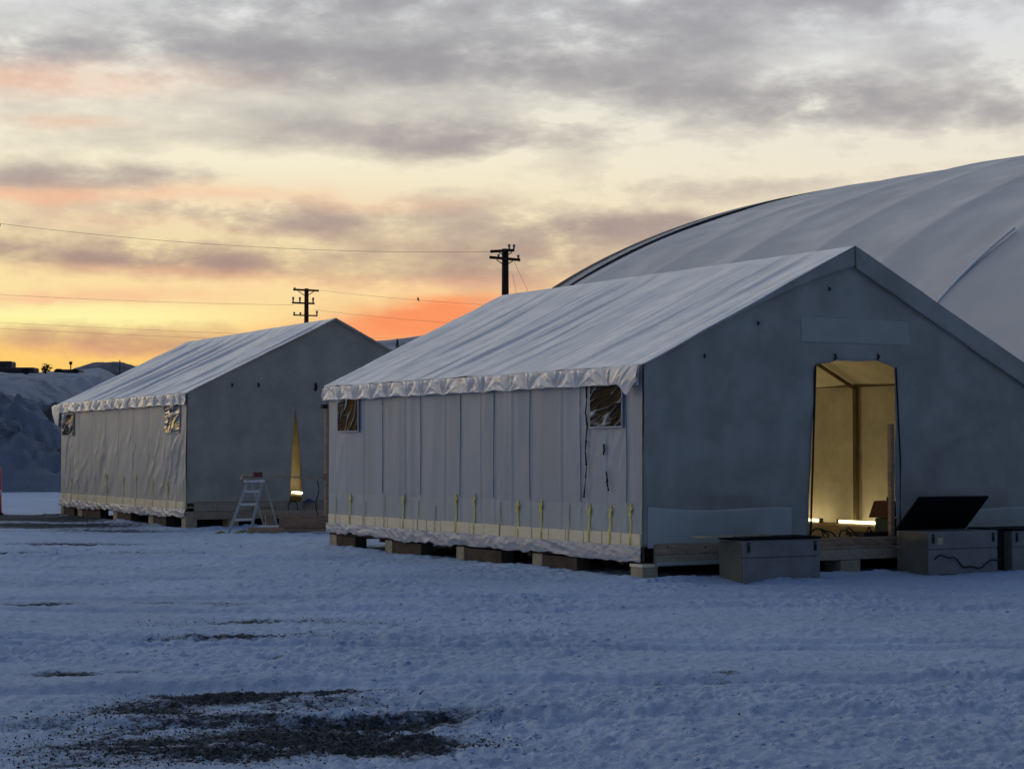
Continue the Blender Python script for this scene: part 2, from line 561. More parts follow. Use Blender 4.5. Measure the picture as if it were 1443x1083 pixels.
def dirt_at(X, Y):
    d = np.zeros_like(X)
    wx = X + .18 * fbm(X * 1.4, Y * 1.4, 3, 61)
    wy = Y + .28 * fbm(X * 1.1, Y * 1.1, 3, 67)
    for (x, y, rx, ry, s) in DIRT:
        q = ((wx - x) / rx) ** 2 + ((wy - y) / ry) ** 2
        d = np.maximum(d, s * np.exp(-.8 * q))
    return d


def ground_h(X, Y, dirt=None):
    dist = np.hypot(X, Y)
    near = np.exp(-np.maximum(0, dist - 30) / 60)
    z = .05 * fbm(X * .16, Y * .16, 3, 3) + .035 * fbm(X * .7, Y * .7, 3, 5) * near
    c = fbm(X * 5.0, Y * 5.0, 4, 9)
    patch = np.clip(.62 + 1.2 * fbm(X * .55, Y * .8, 3, 13), 0.25, 1.2)
    z = z + near * patch * (.030 * np.maximum(0, c - .05) ** .8 + .030 * fbm(X * 12, Y * 12, 3, 21)) + near * .008 * fbm(X * 2.6, Y * 2.6, 3, 23) + near * .018 * np.maximum(0, fbm(X * 20, Y * 20, 2, 27) - .05) + near * patch * .016 * np.maximum(0, ridged(X * 3.3 + Y, Y * 6.5, 2, 29) - .62)
    # wheel ruts and graded streaks running across the yard
    for (y0, sl, wd, dp) in ((15.9, -.05, .10, .035), (16.35, -.05, .12, .03), (19.6, .03, .16, .035), (21.2, .02, .15, .03), (13.2, .10, .16, .04), (11.6, .06, .14, .03), (24.0, -.12, .2, .03), (28.5, -.05, .25, .03)):
        q = (Y - y0 - sl * X - .12 * fbm(X * .5, X * 0 + y0, 2, 31)) / wd
        z = z - near * dp * np.exp(-q * q) + near * dp * .7 * np.exp(-(q - 1.7) ** 2)
    for o_, yw, L_ in ((A0, YA, 9.3), (B0, YB, 10.2)):
        t_ = (X - o_[0]) * math.cos(yw) + (Y - o_[1]) * math.sin(yw)
        s_ = -(X - o_[0]) * math.sin(yw) + (Y - o_[1]) * math.cos(yw)
        edge = np.minimum(np.abs(t_ + .22), np.where(t_ > 0, np.abs(s_ + .35), 9))
        inb = (s_ > -.7) & (s_ < L_ + .5) & (t_ > -.8) & (t_ < 7.3)
        z = z + inb * np.exp(-(edge / .22) ** 2) * (.030 + .05 * np.maximum(0, fbm(X * 3, Y * 3, 3, 47)))
    if dirt is not None:
        z = z - .03 * dirt + dirt * near * .018 * fbm(X * 16, Y * 16, 2, 43)
    return z


half = R(17.5)
th = np.concatenate([np.linspace(-half, half, 620), np.linspace(half, 2 * math.pi - half, 90)[1:-1]])
rr = np.concatenate([[.05], np.linspace(1, 8.6, 10), np.geomspace(8.9, 62, 720), np.geomspace(64, 4000, 60)])
TH, RR = np.meshgrid(th, rr)
GX, GY = RR * np.sin(TH), RR * np.cos(TH)
DD = dirt_at(GX, GY)
GZ = ground_h(GX, GY, DD)
ground = big_grid('ground', GX, GY, GZ, SNOW, DD, wrap=True)
tag(ground, kind='structure', label='trampled blue-grey snow with scraped dark gravel patches')


def gh(x, y):
    a, b_ = np.array([float(x)]), np.array([float(y)])
    return float(ground_h(a, b_, dirt_at(a, b_))[0])


# loose clods and gravel
def scatter(name, pts, sizes, m, label):
    base = [(0, 0, .9), (.8, .1, .25), (.2, .85, .2), (-.75, .4, .3), (-.5, -.75, .2), (.45, -.8, .3), (0, 0, -.6)]
    fc = [(0, 1, 2), (0, 2, 3), (0, 3, 4), (0, 4, 5), (0, 5, 1), (6, 2, 1), (6, 3, 2), (6, 4, 3), (6, 5, 4), (6, 1, 5)]
    B = np.array(base)
    n = len(pts)
    a = RNG.uniform(0, 6.28, n)
    J = B[None] * (1 + RNG.uniform(-.3, .3, (n, 7, 1))) * sizes[:, None, None]
    J[:, :, 2] *= RNG.uniform(.55, 1.0, n)[:, None]
    X = J[:, :, 0] * np.cos(a)[:, None] - J[:, :, 1] * np.sin(a)[:, None] + pts[:, 0][:, None]
    Y = J[:, :, 0] * np.sin(a)[:, None] + J[:, :, 1] * np.cos(a)[:, None] + pts[:, 1][:, None]
    Z = J[:, :, 2] + pts[:, 2][:, None]
    V = np.stack([X, Y, Z], -1).reshape(-1, 3)
    F = (np.array(fc)[None] + 7 * np.arange(n)[:, None, None]).reshape(-1, 3)
    me = bpy.data.meshes.new(name)
    me.from_pydata(V.tolist(), [], F.tolist())
    me.materials.append(m)
    o = bpy.data.objects.new(name, me)
    COL.objects.link(o)
    tag(o, kind='stuff', label=label)
    return o


n = 15000
ry = 9.3 * (3.6 ** RNG.random(n))
rx = ry * RNG.uniform(-.29, .29, n)
dn = dirt_at(rx, ry)
pat = fbm(rx * .55, ry * .8, 3, 13)
keep = (RNG.random(n) < np.clip(.12 + .9 * pat, .03, .9)) & (dn < .3)
rx, ry, dn = rx[keep], ry[keep], dn[keep]
sz = .006 + .016 * RNG.random(len(rx)) ** 3 * (1 + ry / 40)
scatter('snow_clods', np.stack([rx, ry, ground_h(rx, ry, dn) - sz * .05], -1), sz, CLOD, 'loose frozen snow crumbs strewn over the yard')
pts = []
for (x, y, ax_, ay_, s) in DIRT[:26]:
    k = int(800 * ax_ * ay_ / .2 * s)
    pts.append(np.stack([x + RNG.normal(0, .55, k) * ax_, y + RNG.normal(0, .55, k) * ay_], -1))
pts.append(np.stack([RNG.uniform(-.25, .25, 90) * 18, RNG.uniform(9.5, 24, 90)], -1))
pts = np.concatenate(pts)
dd = dirt_at(pts[:, 0], pts[:, 1])
sz = .003 + .008 * RNG.random(len(pts)) ** 4
scatter('gravel', np.stack([pts[:, 0], pts[:, 1], ground_h(pts[:, 0], pts[:, 1], dd) + .003], -1), sz, GRAVEL, 'dark loose gravel showing where snow is scraped off')


# ------------------------------------------------------------------ snow banks and hills on the left
def interp_px(xs, ys, Dm):
    """skyline given as (metres across, metres up)"""
    return np.array(xs, float), np.array(ys, float)


# near ploughed pile
nx, ny = 220, 120
x = np.linspace(-34, -13, nx)
y = np.linspace(70, 96, ny)
X, Y = np.meshgrid(x, y)
crest = np.interp(X, [-34, -26, -22.2, -21.3, -20.6, -20.2, -19.7, -19.1, -18, -16, -14, -13], [3.5, 3.9, 3.85, 3.75, 3.45, 3.2, 2.7, 2.1, 1.5, .8, .1, -.4])
prof = np.clip(1 - ((Y - 84) / 8.5) ** 2, -.3, 1)
H = (crest + .25) * np.where(prof > 0, prof ** .75, prof) - .25
lump = .55 * fbm(X * .55, Y * .55, 4, 71) + \
    .50 * ridged(X * 1.3, Y * 1.3, 3, 77) - .2 + .28 * fbm(X * 3.2, Y * 3.2, 3, 78)
H = H + lump * np.clip(prof * 1.6, 0, 1)
dt = np.clip(.35 + .9 * fbm(X * .5, Y * .5, 4, 79), 0, .8) * (prof > 0)
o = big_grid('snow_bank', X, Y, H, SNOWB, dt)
tag(o, kind='structure', label='lumpy ploughed snow pile left of the far tent')

# long snowy slope behind it, topped by a bench with parked trailers
nx, ny = 260, 170
x = np.linspace(-120, -24, nx)
y = np.linspace(100, 275, ny)
X, Y = np.meshgrid(x, y)
px = X / Y                                   # bearing
ridge_ = 0
e1 = np.interp(px, [-.6, -.30, -.268, -.25, -.235, -.215, -.205, -.17], [5.1, 6.2, 6.3, 6.1, 6.2, 6.4, 5.8, 1.0])
H = np.interp(Y, [100, 106, 122, 132, 150, 200, 240, 275], [-.6, .8, .93, 1.0, 1.10, 1.60, 1.85, 1.9]) * e1
H = np.where(Y < 122, np.interp(Y, [100, 103, 112, 122], [-.6, .0, .62, .93]) * e1, H)
H = H * np.clip((X + 24) / -10, -.1, 1) - .3 * (X > -26)
H = H + (.7 * fbm(X * .25, Y * .25, 4, 81) + .5 * (ridged(X * .6, Y * .6, 3, 83) - .5) + .25 * fbm(X * 1.5, Y * 1.5, 3, 84)) * np.clip((Y - 100) / 8, 0, 1) * np.where(Y > 170, .35, 1)
dt = np.clip(.15 + .8 * fbm(X * .2, Y * .3, 4, 87), 0, .7) * (Y < 150)
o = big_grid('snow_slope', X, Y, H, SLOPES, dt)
tag(o, kind='structure', label='shadowed snow slope rising behind the ploughed pile')
SLOPE = (x, y, H)


def slope_h(px_, py_):
    i = int(np.argmin(np.abs(SLOPE[0] - px_)))
    j = int(np.argmin(np.abs(SLOPE[1] - py_)))
    return float(SLOPE[2][j, i])


# far mound of shaded snow and scrub and the long far hill
x = np.linspace(-150, -55, 120)
y = np.linspace(360, 440, 40)
X, Y = np.meshgrid(x, y)
c = np.interp(X, [-150, -110, -97, -92, -87, -82, -77, -72, -60, -55], [14, 14.5, 17.3, 18.3, 20.0, 20.4, 18.6, 18.0, 16.0, 8])
H = c * (1 - ((Y - 400) / 42) ** 2) + .5 * fbm(X * .3, Y * .3, 4, 91)
o = big_grid('wooded_mound', X, Y, H, mat('scrubby snow', (.16, .16, .20), .9, .1, .35, .3, (.30, .31, .36), (.5, .7)))  # dark albedo holds the snow's shade as well as scrub
tag(o, kind='structure', label='dim scrub covered mound on the skyline at left')
x = np.linspace(-420, 700, 300)
y = np.linspace(900, 1500, 50)
X, Y = np.meshgrid(x, y)
c = np.interp(X, [-420, -330, -310, -260, -236, -190, -120, -72, -54, 40, 200, 700], [46, 47, 48, 51, 53, 60, 66, 70.5, 73, 78, 80, 60])
H = c * np.clip(1 - ((Y - 1200) / 310) ** 2, -.1, 1) ** 1 + 1.2 * fbm(X * .03, Y * .03, 4, 95)
dt = np.clip(.1 + .9 * fbm(X * .02, Y * .02, 4, 97), 0, .5)
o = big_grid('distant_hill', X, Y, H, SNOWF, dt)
tag(o, kind='structure', label='low snowy hill on the far skyline')
HILL = (x, y, H)


# ------------------------------------------------------------------ the big fabric hall
hall = empty('fabric_hall', (A0[0], A0[1], 0), YA)
tag(hall, 'huge white arched fabric hall rising behind the near tent', 'hall')
a_, tc_, Hh, en = 24.73, 36.56, 11.12, 1.96
ss = np.linspace(-22, 28.55, 380)
ang = np.linspace(0, math.pi, 130)
RIBS = [-21.95 + 3.55 * k for k in range(15)]


def hall_pt(S_, Ag, off=0.0):
    cxp = np.sign(np.cos(Ag)) * np.abs(np.cos(Ag)) ** (2 / en)
    szp = np.abs(np.sin(Ag)) ** (2 / en)
    return np.stack([tc_ - (a_ + off) * cxp, S_ + 0 * Ag, (Hh + off) * szp], -1)


SS, AG = np.meshgrid(ss, ang, indexing='ij')
ph = ((SS - RIBS[0]) / 3.55) % 1.0
sag = -.09 * np.sin(math.pi * ph) ** .8 * np.clip(np.sin(AG) * 2, 0, 1)
sag = sag + .05 * fbm(SS * .35, AG * 5, 3, 101)
Ph = hall_pt(SS, AG) 
cn = np.stack([-np.cos(AG), 0 * AG, np.sin(AG)], -1)
Ph = Ph + cn * sag[..., None]
MB().grid(Ph).build('shell', DOME, hall, smooth=True)
ag = np.linspace(.02, .62, 60)
p = hall_pt(np.full(60, RIBS[9]), ag, .03)
MB().tube(p, .03, 6).build('edge_welt', ROOF, hall, smooth=True)  # pale tube added to draw the highlight along this rib
# far arch: fabric lip and dark end trim
e = np.stack([hall_pt(np.full(130, s_), ang, o_) for s_, o_ in ((28.55, .01), (28.8, .0), (29.1, .0))], 0)
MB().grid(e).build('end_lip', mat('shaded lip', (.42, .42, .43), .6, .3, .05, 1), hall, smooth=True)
e = np.stack([hall_pt(np.full(130, s_), ang, o_) for s_, o_ in ((29.1, .0), (29.35, .0), (29.6, -.01), (29.6, -.45))], 0)
MB().grid(e).build('end_trim', DOMED, hall, smooth=False)
mb = MB()
pp = hall_pt(np.full(130, 29.0), ang, -.02)
mb.add([(p[0], p[1], p[2]) for p in pp] + [(tc_, 29.0, 0)], [(i, i + 1, 130) for i in range(129)])
mb.build('far_wall', DOME, hall)
pp = hall_pt(np.full(130, -21.9), ang, -.3)
mb = MB()
mb.add([(p[0], p[1], p[2]) for p in pp] + [(tc_, -21.9, 0)], [(i + 1, i, 130) for i in range(129)])
mb.build('near_wall', DOME, hall)


# ------------------------------------------------------------------ frame tents
def tent(o_xy, yaw, W, L, ze, zr, z0, P):
    T = empty('frame_tent', (o_xy[0], o_xy[1], 0), yaw)
    seed = P['seed']
    slope = (zr - ze) / (W / 2)

    def roofz(t):
        return ze + (zr - ze) * (1 - np.abs(2 * t / W - 1))
    # ---- roof cover
    sN, tN = 300, 56
    s = np.linspace(-.07, L + .12, sN)
    q = np.linspace(0, 1, tN)
    for sgn in (0, 1):
        SQ, QQ = np.meshgrid(s, q, indexing='ij')
        t = (-.06 + (W / 2 + .06) * QQ) if sgn == 0 else (W + .06 - (W / 2 + .06) * QQ)
        z = ze + slope * (W / 2) * ((QQ * (W / 2 + .06) - .06) / (W / 2))
        bay = P['bay']
        d = -.05 * np.abs(np.sin(math.pi * (SQ - P['bay0']) / bay)) ** .8 * np.sin(math.pi * np.clip(QQ, 0, 1)) ** .5
        sk = SQ + .35 * QQ * P['skew']
        d = d + .040 * (ridged(sk * 1.25, QQ * .9, 2, seed + 3) - .5) * (.45 + .55 * np.sin(math.pi * QQ)) * P['wr']
        d = d + .016 * (ridged(sk * 3.1, QQ * 1.1, 2, seed + 4) ** 3 - .2) + .010 * fbm(sk * 4.5, QQ * 1.4, 3, seed + 5) + .006 * fbm(sk * 14, QQ * 5, 2, seed + 6)
        fr = ((SQ + .30 * QQ * P['skew'] + .12 * fbm(SQ * .8, QQ * 2, 2, seed + 7)) / P['fold']) % 1.0
        saw = np.where(fr > .86, (1 - fr) / .14, fr / .86)
        famp = np.clip(.5 + 1.2 * fbm(np.floor((SQ + .30 * QQ) / P['fold']) * 3.7, QQ * 1.6, 2, seed + 8), .08, 1.1)
        d = d - P['famp'] * saw ** 1.6 * famp * np.sin(math.pi * np.clip(.08 + .86 * QQ, 0, 1)) ** .6
        d = d * np.clip((1.02 - QQ) * 9, .25, 1)
        sg = -1 if sgn == 0 else 1
        nrm = math.hypot(1, slope)
        Pg = np.stack([t + sg * d * slope / nrm, SQ, z + d / nrm + .012], -1)
        if sgn:
            Pg = Pg[::-1]
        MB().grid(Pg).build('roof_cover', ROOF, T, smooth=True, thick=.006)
    # ---- valance of loose plastic along the eave
    ties = np.arange(.12, L + .6, P['tie']) + RNG.uniform(-.1, .1, len(np.arange(.12, L + .6, P['tie'])))
    s = np.linspace(-.04, L + .05, 900)
    v = np.linspace(0, 1, 26)
    SV, VV = np.meshgrid(s, v, indexing='ij')
    k = np.clip(np.searchsorted(ties, SV) - 1, 0, len(ties) - 2)
    f = np.clip((SV - ties[k]) / (ties[k + 1] - ties[k]), 0, 1)
    drop = P['drop'] * (1 - .07 * np.sin(math.pi * np.clip(f, 0, 1)) + .06 * fbm(SV * 3, SV * 0, 2, seed + 9))
    z = ze - .025 - drop * VV
    # folds fan out of each tie point at the lower edge
    dl, dr = f * P['tie'], (1 - f) * P['tie']
    hgt = (1.06 - VV) * P['drop'] + .02
    tri = lambda q_: 2 * np.abs(2 * ((q_ / 6.283) % 1.0) - 1) - 1
    fl = tri(np.arctan2(dl, hgt) * (5 + 6 * _hash(k, k * 0, seed)) + 6 * _hash(k, k * 0 + 3, seed) + .8 * fbm(SV * 5, VV * 2, 2, seed + 14))
    fr = tri(.8 * fbm(SV * 5, VV * 2, 2, seed + 15) + np.arctan2(dr, hgt) * (5 + 6 * _hash(k + 1, k * 0, seed)) + 6 * _hash(k + 1, k * 0 + 3, seed))
    wl = np.clip(1 - f * 1.1, 0, 1)
    wr_ = np.clip(f * 1.1 - .1, 0, 1)
    disp = .026 * (fl * wl * (.3 + _hash(k, k * 0 + 5, seed)) + fr * wr_ * (.3 + _hash(k, k * 0 + 6, seed))) * np.sin(math.pi * np.clip(VV * .85 + .1, 0, 1))
    disp = disp + .010 * ridged(SV * 9 + VV * 2, VV * 3, 2, seed + 12) + .012 * np.sin(math.pi * np.clip(f, 0, 1)) * VV
    Pg = np.stack([-.075 - disp - .012 * VV, SV, z], -1)
    MB().grid(Pg).build('valance', FILM, T, smooth=True, thick=.004)
    # ---- end flaps where the cover hangs past the far gable
    mb = MB()
    n_ = 14
    uu, vv = np.meshgrid(np.linspace(0, 1, n_), np.linspace(0, 1, n_), indexing='ij')
    fx = -.07 + uu * .0 + .02 * np.sin(uu * 9 + vv * 4)
    fs = L + .06 + P['endflap'] * uu * (1 - .55 * vv)
    fz = ze - .02 - .06 * uu - P['enddrop'] * vv * (1 - .25 * uu)
    mb.grid(np.stack([fx, fs, fz], -1)).build('end_flap', FILM, T, smooth=True, thick=.004)
    # ---- left wall sheeting
    s = np.linspace(0, L, 520)
    zz = np.linspace(P['wtop'], .41 + z0, 60)
    SG, ZG = np.meshgrid(s, zz, indexing='ij')

    def wd(SG, ZG):
        d = .010 * fbm(SG * 1.2, ZG * .5, 3, seed + 20)
        d = d + .010 * (ridged(SG * 2.6, ZG * .18, 2, seed + 22) - .5)
        for s_ in P['seams']:
            d = d + .006 * np.exp(-((SG - s_) / .016) ** 2) - .006 * np.exp(-((SG - s_ + .07) / .05) ** 2)
        for (s_, z_, rs, rz, am, kk, tl) in P['crumple']:
            m_ = np.exp(-((SG - s_) / rs) ** 2 - ((ZG - z_) / rz) ** 2)
            wob = .25 * fbm(SG * 2, ZG * 2, 3, seed + 25)
            d = d + am * m_ * (ridged((SG + tl * (ZG - z_) + wob) * kk * .16, ZG * .7 + SG * .3, 3, seed + int(kk)) ** 2.2 - .3) * 1.6
        return d
    P['wd'] = wd
    d = wd(SG, ZG)
    Pg = np.stack([-.012 - d, SG, ZG], -1)
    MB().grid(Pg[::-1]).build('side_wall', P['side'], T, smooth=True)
    for s_ in P['seams'][1::2] if P['seed'] == 100 else ():
        zq = np.linspace(P['wtop'] - .1, .95, 14)
        xq = -.012 - wd(np.full(14, s_), zq)
        MB().tube([(x_ - .002, s_ + .008 * math.sin(z_ * 3 + s_), z_) for x_, z_ in zip(xq, zq)], .0045, 5).build('seam', SEAML, T, smooth=True)
    # inner liner of left wall, right wall and rear wall
    MB().grid(np.stack([0 * SG + .05 + .5 * d, SG, ZG], -1)[::4, ::3]).build('liner', INNER, T, smooth=True)
    d2 = .030 * fbm(SG * 1.6, ZG * 1.6, 4, seed + 30) + .026 * ridged(SG * 1.8 + ZG * 1.7, ZG * 2.2 - SG * .5, 3, seed + 31)
    Z2 = np.interp(ZG, [.41 + z0, P['wtop']], [.41 + z0, ze])
    MB().grid(np.stack([W - .02 + d2 * .8, SG, Z2], -1)).build('side_wall', INNER, T, smooth=True)
    MB().grid(np.stack([W + .03 + d2 * .0, SG, Z2], -1)[::30, ::10]).build('outer_sheet', P['side'], T, smooth=True)
    tt = np.linspace(0, W, 40)
    vv = np.linspace(0, 1, 16)
    TT, VQ = np.meshgrid(tt, vv, indexing='ij')
    MB().grid(np.stack([TT, 0 * TT + L, .41 + z0 + (roofz(TT) - .41 - z0) * VQ], -1)).build('rear_wall', P['canvas'], T, smooth=True)
    # inner roof liner
    for a0, a1 in ((.03, W / 2), (W / 2, W - .03)):
        TT, S2 = np.meshgrid(np.linspace(a0, a1, 12), np.linspace(.06, L - .05, 60), indexing='ij')
        dz_ = -.06 - .03 * np.abs(np.sin(math.pi * (S2 - P['bay0']) / P['bay']))
        MB().grid(np.stack([TT, S2, roofz(TT) + dz_], -1)).build('roof_liner', INNER, T, smooth=True)
    # ---- front gable, with its opening
    dz, dl_, dr_ = P['door']
    zb = P['cbot']
    zs = P['zsplit']

    def fd(t, z):
        base = .030 * fbm(t * .9, z * .9, 3, seed + 40) + .016 * fbm(t * 2.6, z * 2.6, 3, seed + 44) + .012 * (ridged(t * 1.1 + z * .5, z * 1.3 - t * .4, 2, seed + 46) - .5)
        for (x0, y0, x1, y1, w_, am) in P['folds']:
            ex, ey = x1 - x0, y1 - y0
            l2 = ex * ex + ey * ey
            k_ = np.clip(((t - x0) * ex + (z - y0) * ey) / l2, 0, 1)
            ds = np.hypot(t - x0 - k_ * ex, z - y0 - k_ * ey)
            base = base + am * np.exp(-(ds / w_) ** 2) * np.sin(math.pi * np.clip(k_, .03, .97))
        return -base
    zz = np.linspace(zb, zs, 60)
    mb = MB()
    for sd_ in (0, 1):
        a = np.interp(zz, dz, dl_ if sd_ == 0 else dr_)
        uq = np.linspace(0, 1, 60)
        if sd_ == 0:
            TT = a[None, :] * uq[:, None]
        else:
            TT = a[None, :] + (W - a[None, :]) * uq[:, None]
        ZZ = np.repeat(zz[None, :], 60, 0)
        mb.grid(np.stack([TT, fd(TT, ZZ), ZZ], -1))
    tl_, tr_ = np.interp(zs, dz, dl_), np.interp(zs, dz, dr_)
    tcol = np.concatenate([np.linspace(0, tl_, 60), np.linspace(tl_ + .002, tr_ - .002, 31), np.linspace(tr_, W, 60)])
    inside = (tcol > tl_ + .001) & (tcol < tr_ - .001)
    zlow = np.where(inside, np.interp(tcol, *P['dtop']), zs)
    vv = np.linspace(0, 1, 36)
    ztop = roofz(tcol) - .004
    ZZ = zlow[:, None] + (ztop - zlow)[:, None] * vv[None, :]
    TT = np.repeat(tcol[:, None], 36, 1)
    mb.grid(np.stack([TT, fd(TT, ZZ), ZZ], -1))
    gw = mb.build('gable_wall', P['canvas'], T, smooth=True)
    q_ = gw.modifiers.new('weld', 'WELD')
    q_.merge_threshold = .0008
    q_ = gw.modifiers.new('thickness', 'SOLIDIFY')
    q_.thickness = .006
    P['fd'] = fd
    # cover flap folded over the gable, wider on the right
    for k_, (tx, wd0, wd1) in enumerate(((0.0, .02, P['gf'][0]), (W, P['gf'][1], P['gf'][1] * .9))):
        n1 = 70
        tq = np.linspace(tx, W / 2, n1)
        wq = (wd0 + (wd1 - wd0) * np.linspace(0, 1, n1) ** (3 if k_ == 0 else 1)) * (1 + .05 * fbm(tq * 1.3, tq * 0, 2, seed + 50))
        vq = np.linspace(0, 1, 7)
        ZZ = roofz(tq)[:, None] + .008 - wq[:, None] * vq[None]
        TT = np.repeat(tq[:, None], 7, 1)
        yy = -.062 - .014 * vq[None] + .01 * fbm(TT * 2, ZZ * 2, 2, seed + 52) - .012 * k_
        MB().grid(np.stack([TT, yy, ZZ], -1)).build('gable_flap', P['gfm'], T, smooth=True, thick=.004)
    # ---- interior steel frame: posts, rafters, eave rails
    bays = np.arange(P['bay0'], L, P['bay'])
    for b_ in bays:
        for t0 in (.12, W - .10):
            MB().box((t0 - .035, b_ - .035, .45 + z0), (t0 + .035, b_ + .035, ze - .06)).build('frame_post', STEEL, T)
        for t0 in (.12, W - .10):
            MB().tube([(t0, b_, ze - .10), (W / 2, b_, zr - .12)], .032, 8).build('rafter', STEEL, T, smooth=True)
    for t0 in (.09, W - .08):
        MB().tube([(t0, .1, ze - .05), (t0, L - .1, ze - .05)], .022, 6).build('eave_rail', STEEL, T, smooth=True)
    # ---- timber platform
    MB().box((.02, .02, .40 + z0), (W - .02, L - .02, .445 + z0)).build('deck', PLY, T)
    for (t0, t1, za, zc, yo, m_) in P['rims']:
        MB().box((t0, -.048 - yo, za), (t1, .0, zc)).build('rim_board', m_, T, bevel=.005)
    # pale boards along the side, a piece between each pair of straps
    ed = np.linspace(0.02, L - .02, P['nboard'] + 1)
    for i in range(P['nboard']):
        zj = random.uniform(-.006, .006)
        MB().box((-.036 - random.uniform(0, .006), ed[i] + .008, P['bz'][0] + zj), (.012, ed[i + 1] - .008, P['bz'][1] + zj)).build('side_board', WOODP, T, bevel=.004)
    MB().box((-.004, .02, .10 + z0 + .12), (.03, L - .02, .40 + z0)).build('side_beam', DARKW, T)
    # ---- loose skirt of film under the boards
    s = np.linspace(-.02, L + .03, 640)
    v = np.linspace(0, 1, 22)
    SV, VV = np.meshgrid(s, v, indexing='ij')
    low = P['skz'] + .045 * fbm(SV * 1.1, SV * 0, 3, seed + 60) + .03 * fbm(SV * 5, SV * 0, 2, seed + 61) + P['skb'] * np.clip((1.2 - SV) / 1.2, 0, 1)
    z = P['bz'][0] + .01 + (low - P['bz'][0] - .01) * VV
    bul = .014 * np.sin(VV * 2.2) + .026 * (ridged(SV * 2.2 + VV * .8, VV * 1.2 + SV * .6, 2, seed + 62) - .5) + .008 * fbm(SV * 8, VV * 3, 2, seed + 63)
    Pg = np.stack([-.040 - np.maximum(bul, -.02), SV, z], -1)
    MB().grid(Pg[::-1]).build('skirt', SKIRT, T, smooth=True, thick=.003)
    # ---- what it stands on
    for (t0, t1, s0, s1, za, zc, m_) in P['blocks']:
        MB().box((t0, s0, za), (t1, s1, zc)).build('support_block', m_, T, bevel=.008)
    for t0 in (W * .33, W * .72, W - .3):
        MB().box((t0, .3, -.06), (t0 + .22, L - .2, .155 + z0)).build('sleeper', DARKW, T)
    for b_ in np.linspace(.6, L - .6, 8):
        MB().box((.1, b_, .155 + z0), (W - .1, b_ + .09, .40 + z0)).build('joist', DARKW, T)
    # ---- yellow straps
    for (s_, zt, hv) in P['straps']:
        mb = MB()
        w_ = .008 if not hv else .015
        n1 = 7
        zq = np.linspace(zt, P['bz'][0] + .01, n1)
        sq = s_ + RNG.uniform(-.010, .010, n1)
        xo = np.where(zq > P['bz'][1] + .02, -.026 - np.where(zq > .6, wd(np.full(n1, s_), zq), 0), -.0475)
        mb.grid(np.stack([np.stack([xo, sq - w_, zq], -1), np.stack([xo - .004, sq, zq], -1), np.stack([xo, sq + w_, zq], -1)], 0))
        if hv:
            zk = zt - .10
            xk = -.036 - float(wd(np.array([s_]), np.array([zk]))[0])
            for (da, db) in (((-.045, .05), (.03, -.06)), ((.04, .045), (-.035, -.05)), ((-.02, .0), (.03, .03))):
                pa, pb = np.array([xk - .006, s_ + da[0], zk + da[1]]), np.array([xk, s_ + db[0], zk + db[1]])
                ofs = np.array([0, .015, .008])
                mb.grid(np.stack([[pa - ofs, pb - ofs], [pa + ofs, pb + ofs]], 0))
        mb.build('strap', YELLOW if hv else YELLOWD, T, thick=.003)
    # ---- film windows
    for (sa, sb, za, zc, sd_) in P['windows']:
        n1 = 110
        SQ, ZQ = np.meshgrid(np.linspace(sa, sb, n1), np.linspace(za, zc, n1), indexing='ij')
        kx, kz, am, fq, pw = sd_
        d = am * ridged((SQ * kx + ZQ * kz + .1 * fbm(SQ * 3, ZQ * 3, 2, seed + 73)) * fq, (ZQ * kx - SQ * kz) * 1.1, 2, seed + 70) ** pw + .55 * am * ridged((SQ * .15 + ZQ) * 8, SQ * 1.2, 2, seed + 72) ** 9 + .001 * fbm(SQ * 6, ZQ * 6, 2, seed + 71)
        fr = MB()
        for lo, hi in (((-.052, sa - .02, za - .02), (-.03, sb + .02, za)), ((-.052, sa - .02, zc), (-.03, sb + .02, zc + .015)), ((-.052, sa - .02, za), (-.03, sa, zc)), ((-.052, sb, za), (-.03, sb + .02, zc))):
            fr.box(lo, hi)
        w_ = fr.build('window', P['side'], T)
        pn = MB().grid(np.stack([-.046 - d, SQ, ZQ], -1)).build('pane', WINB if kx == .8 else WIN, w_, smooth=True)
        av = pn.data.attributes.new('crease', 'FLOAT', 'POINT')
        av.data.foreach_set('value', np.clip((d / am - .25) * 1.6, 0, 1).ravel().astype(np.float32))  # mask for the highlights painted along the film ridges
    # ---- dark toggles
    for (t_, z_, hw, hh) in P['toggles']:
        MB().tube([(t_, -.03, z_ + hh), (t_ + hw * .3, -.055, z_), (t_ - hw * .2, -.03, z_ - hh)], hw, 6).build('toggle', BLACK, T, smooth=True)
    return T


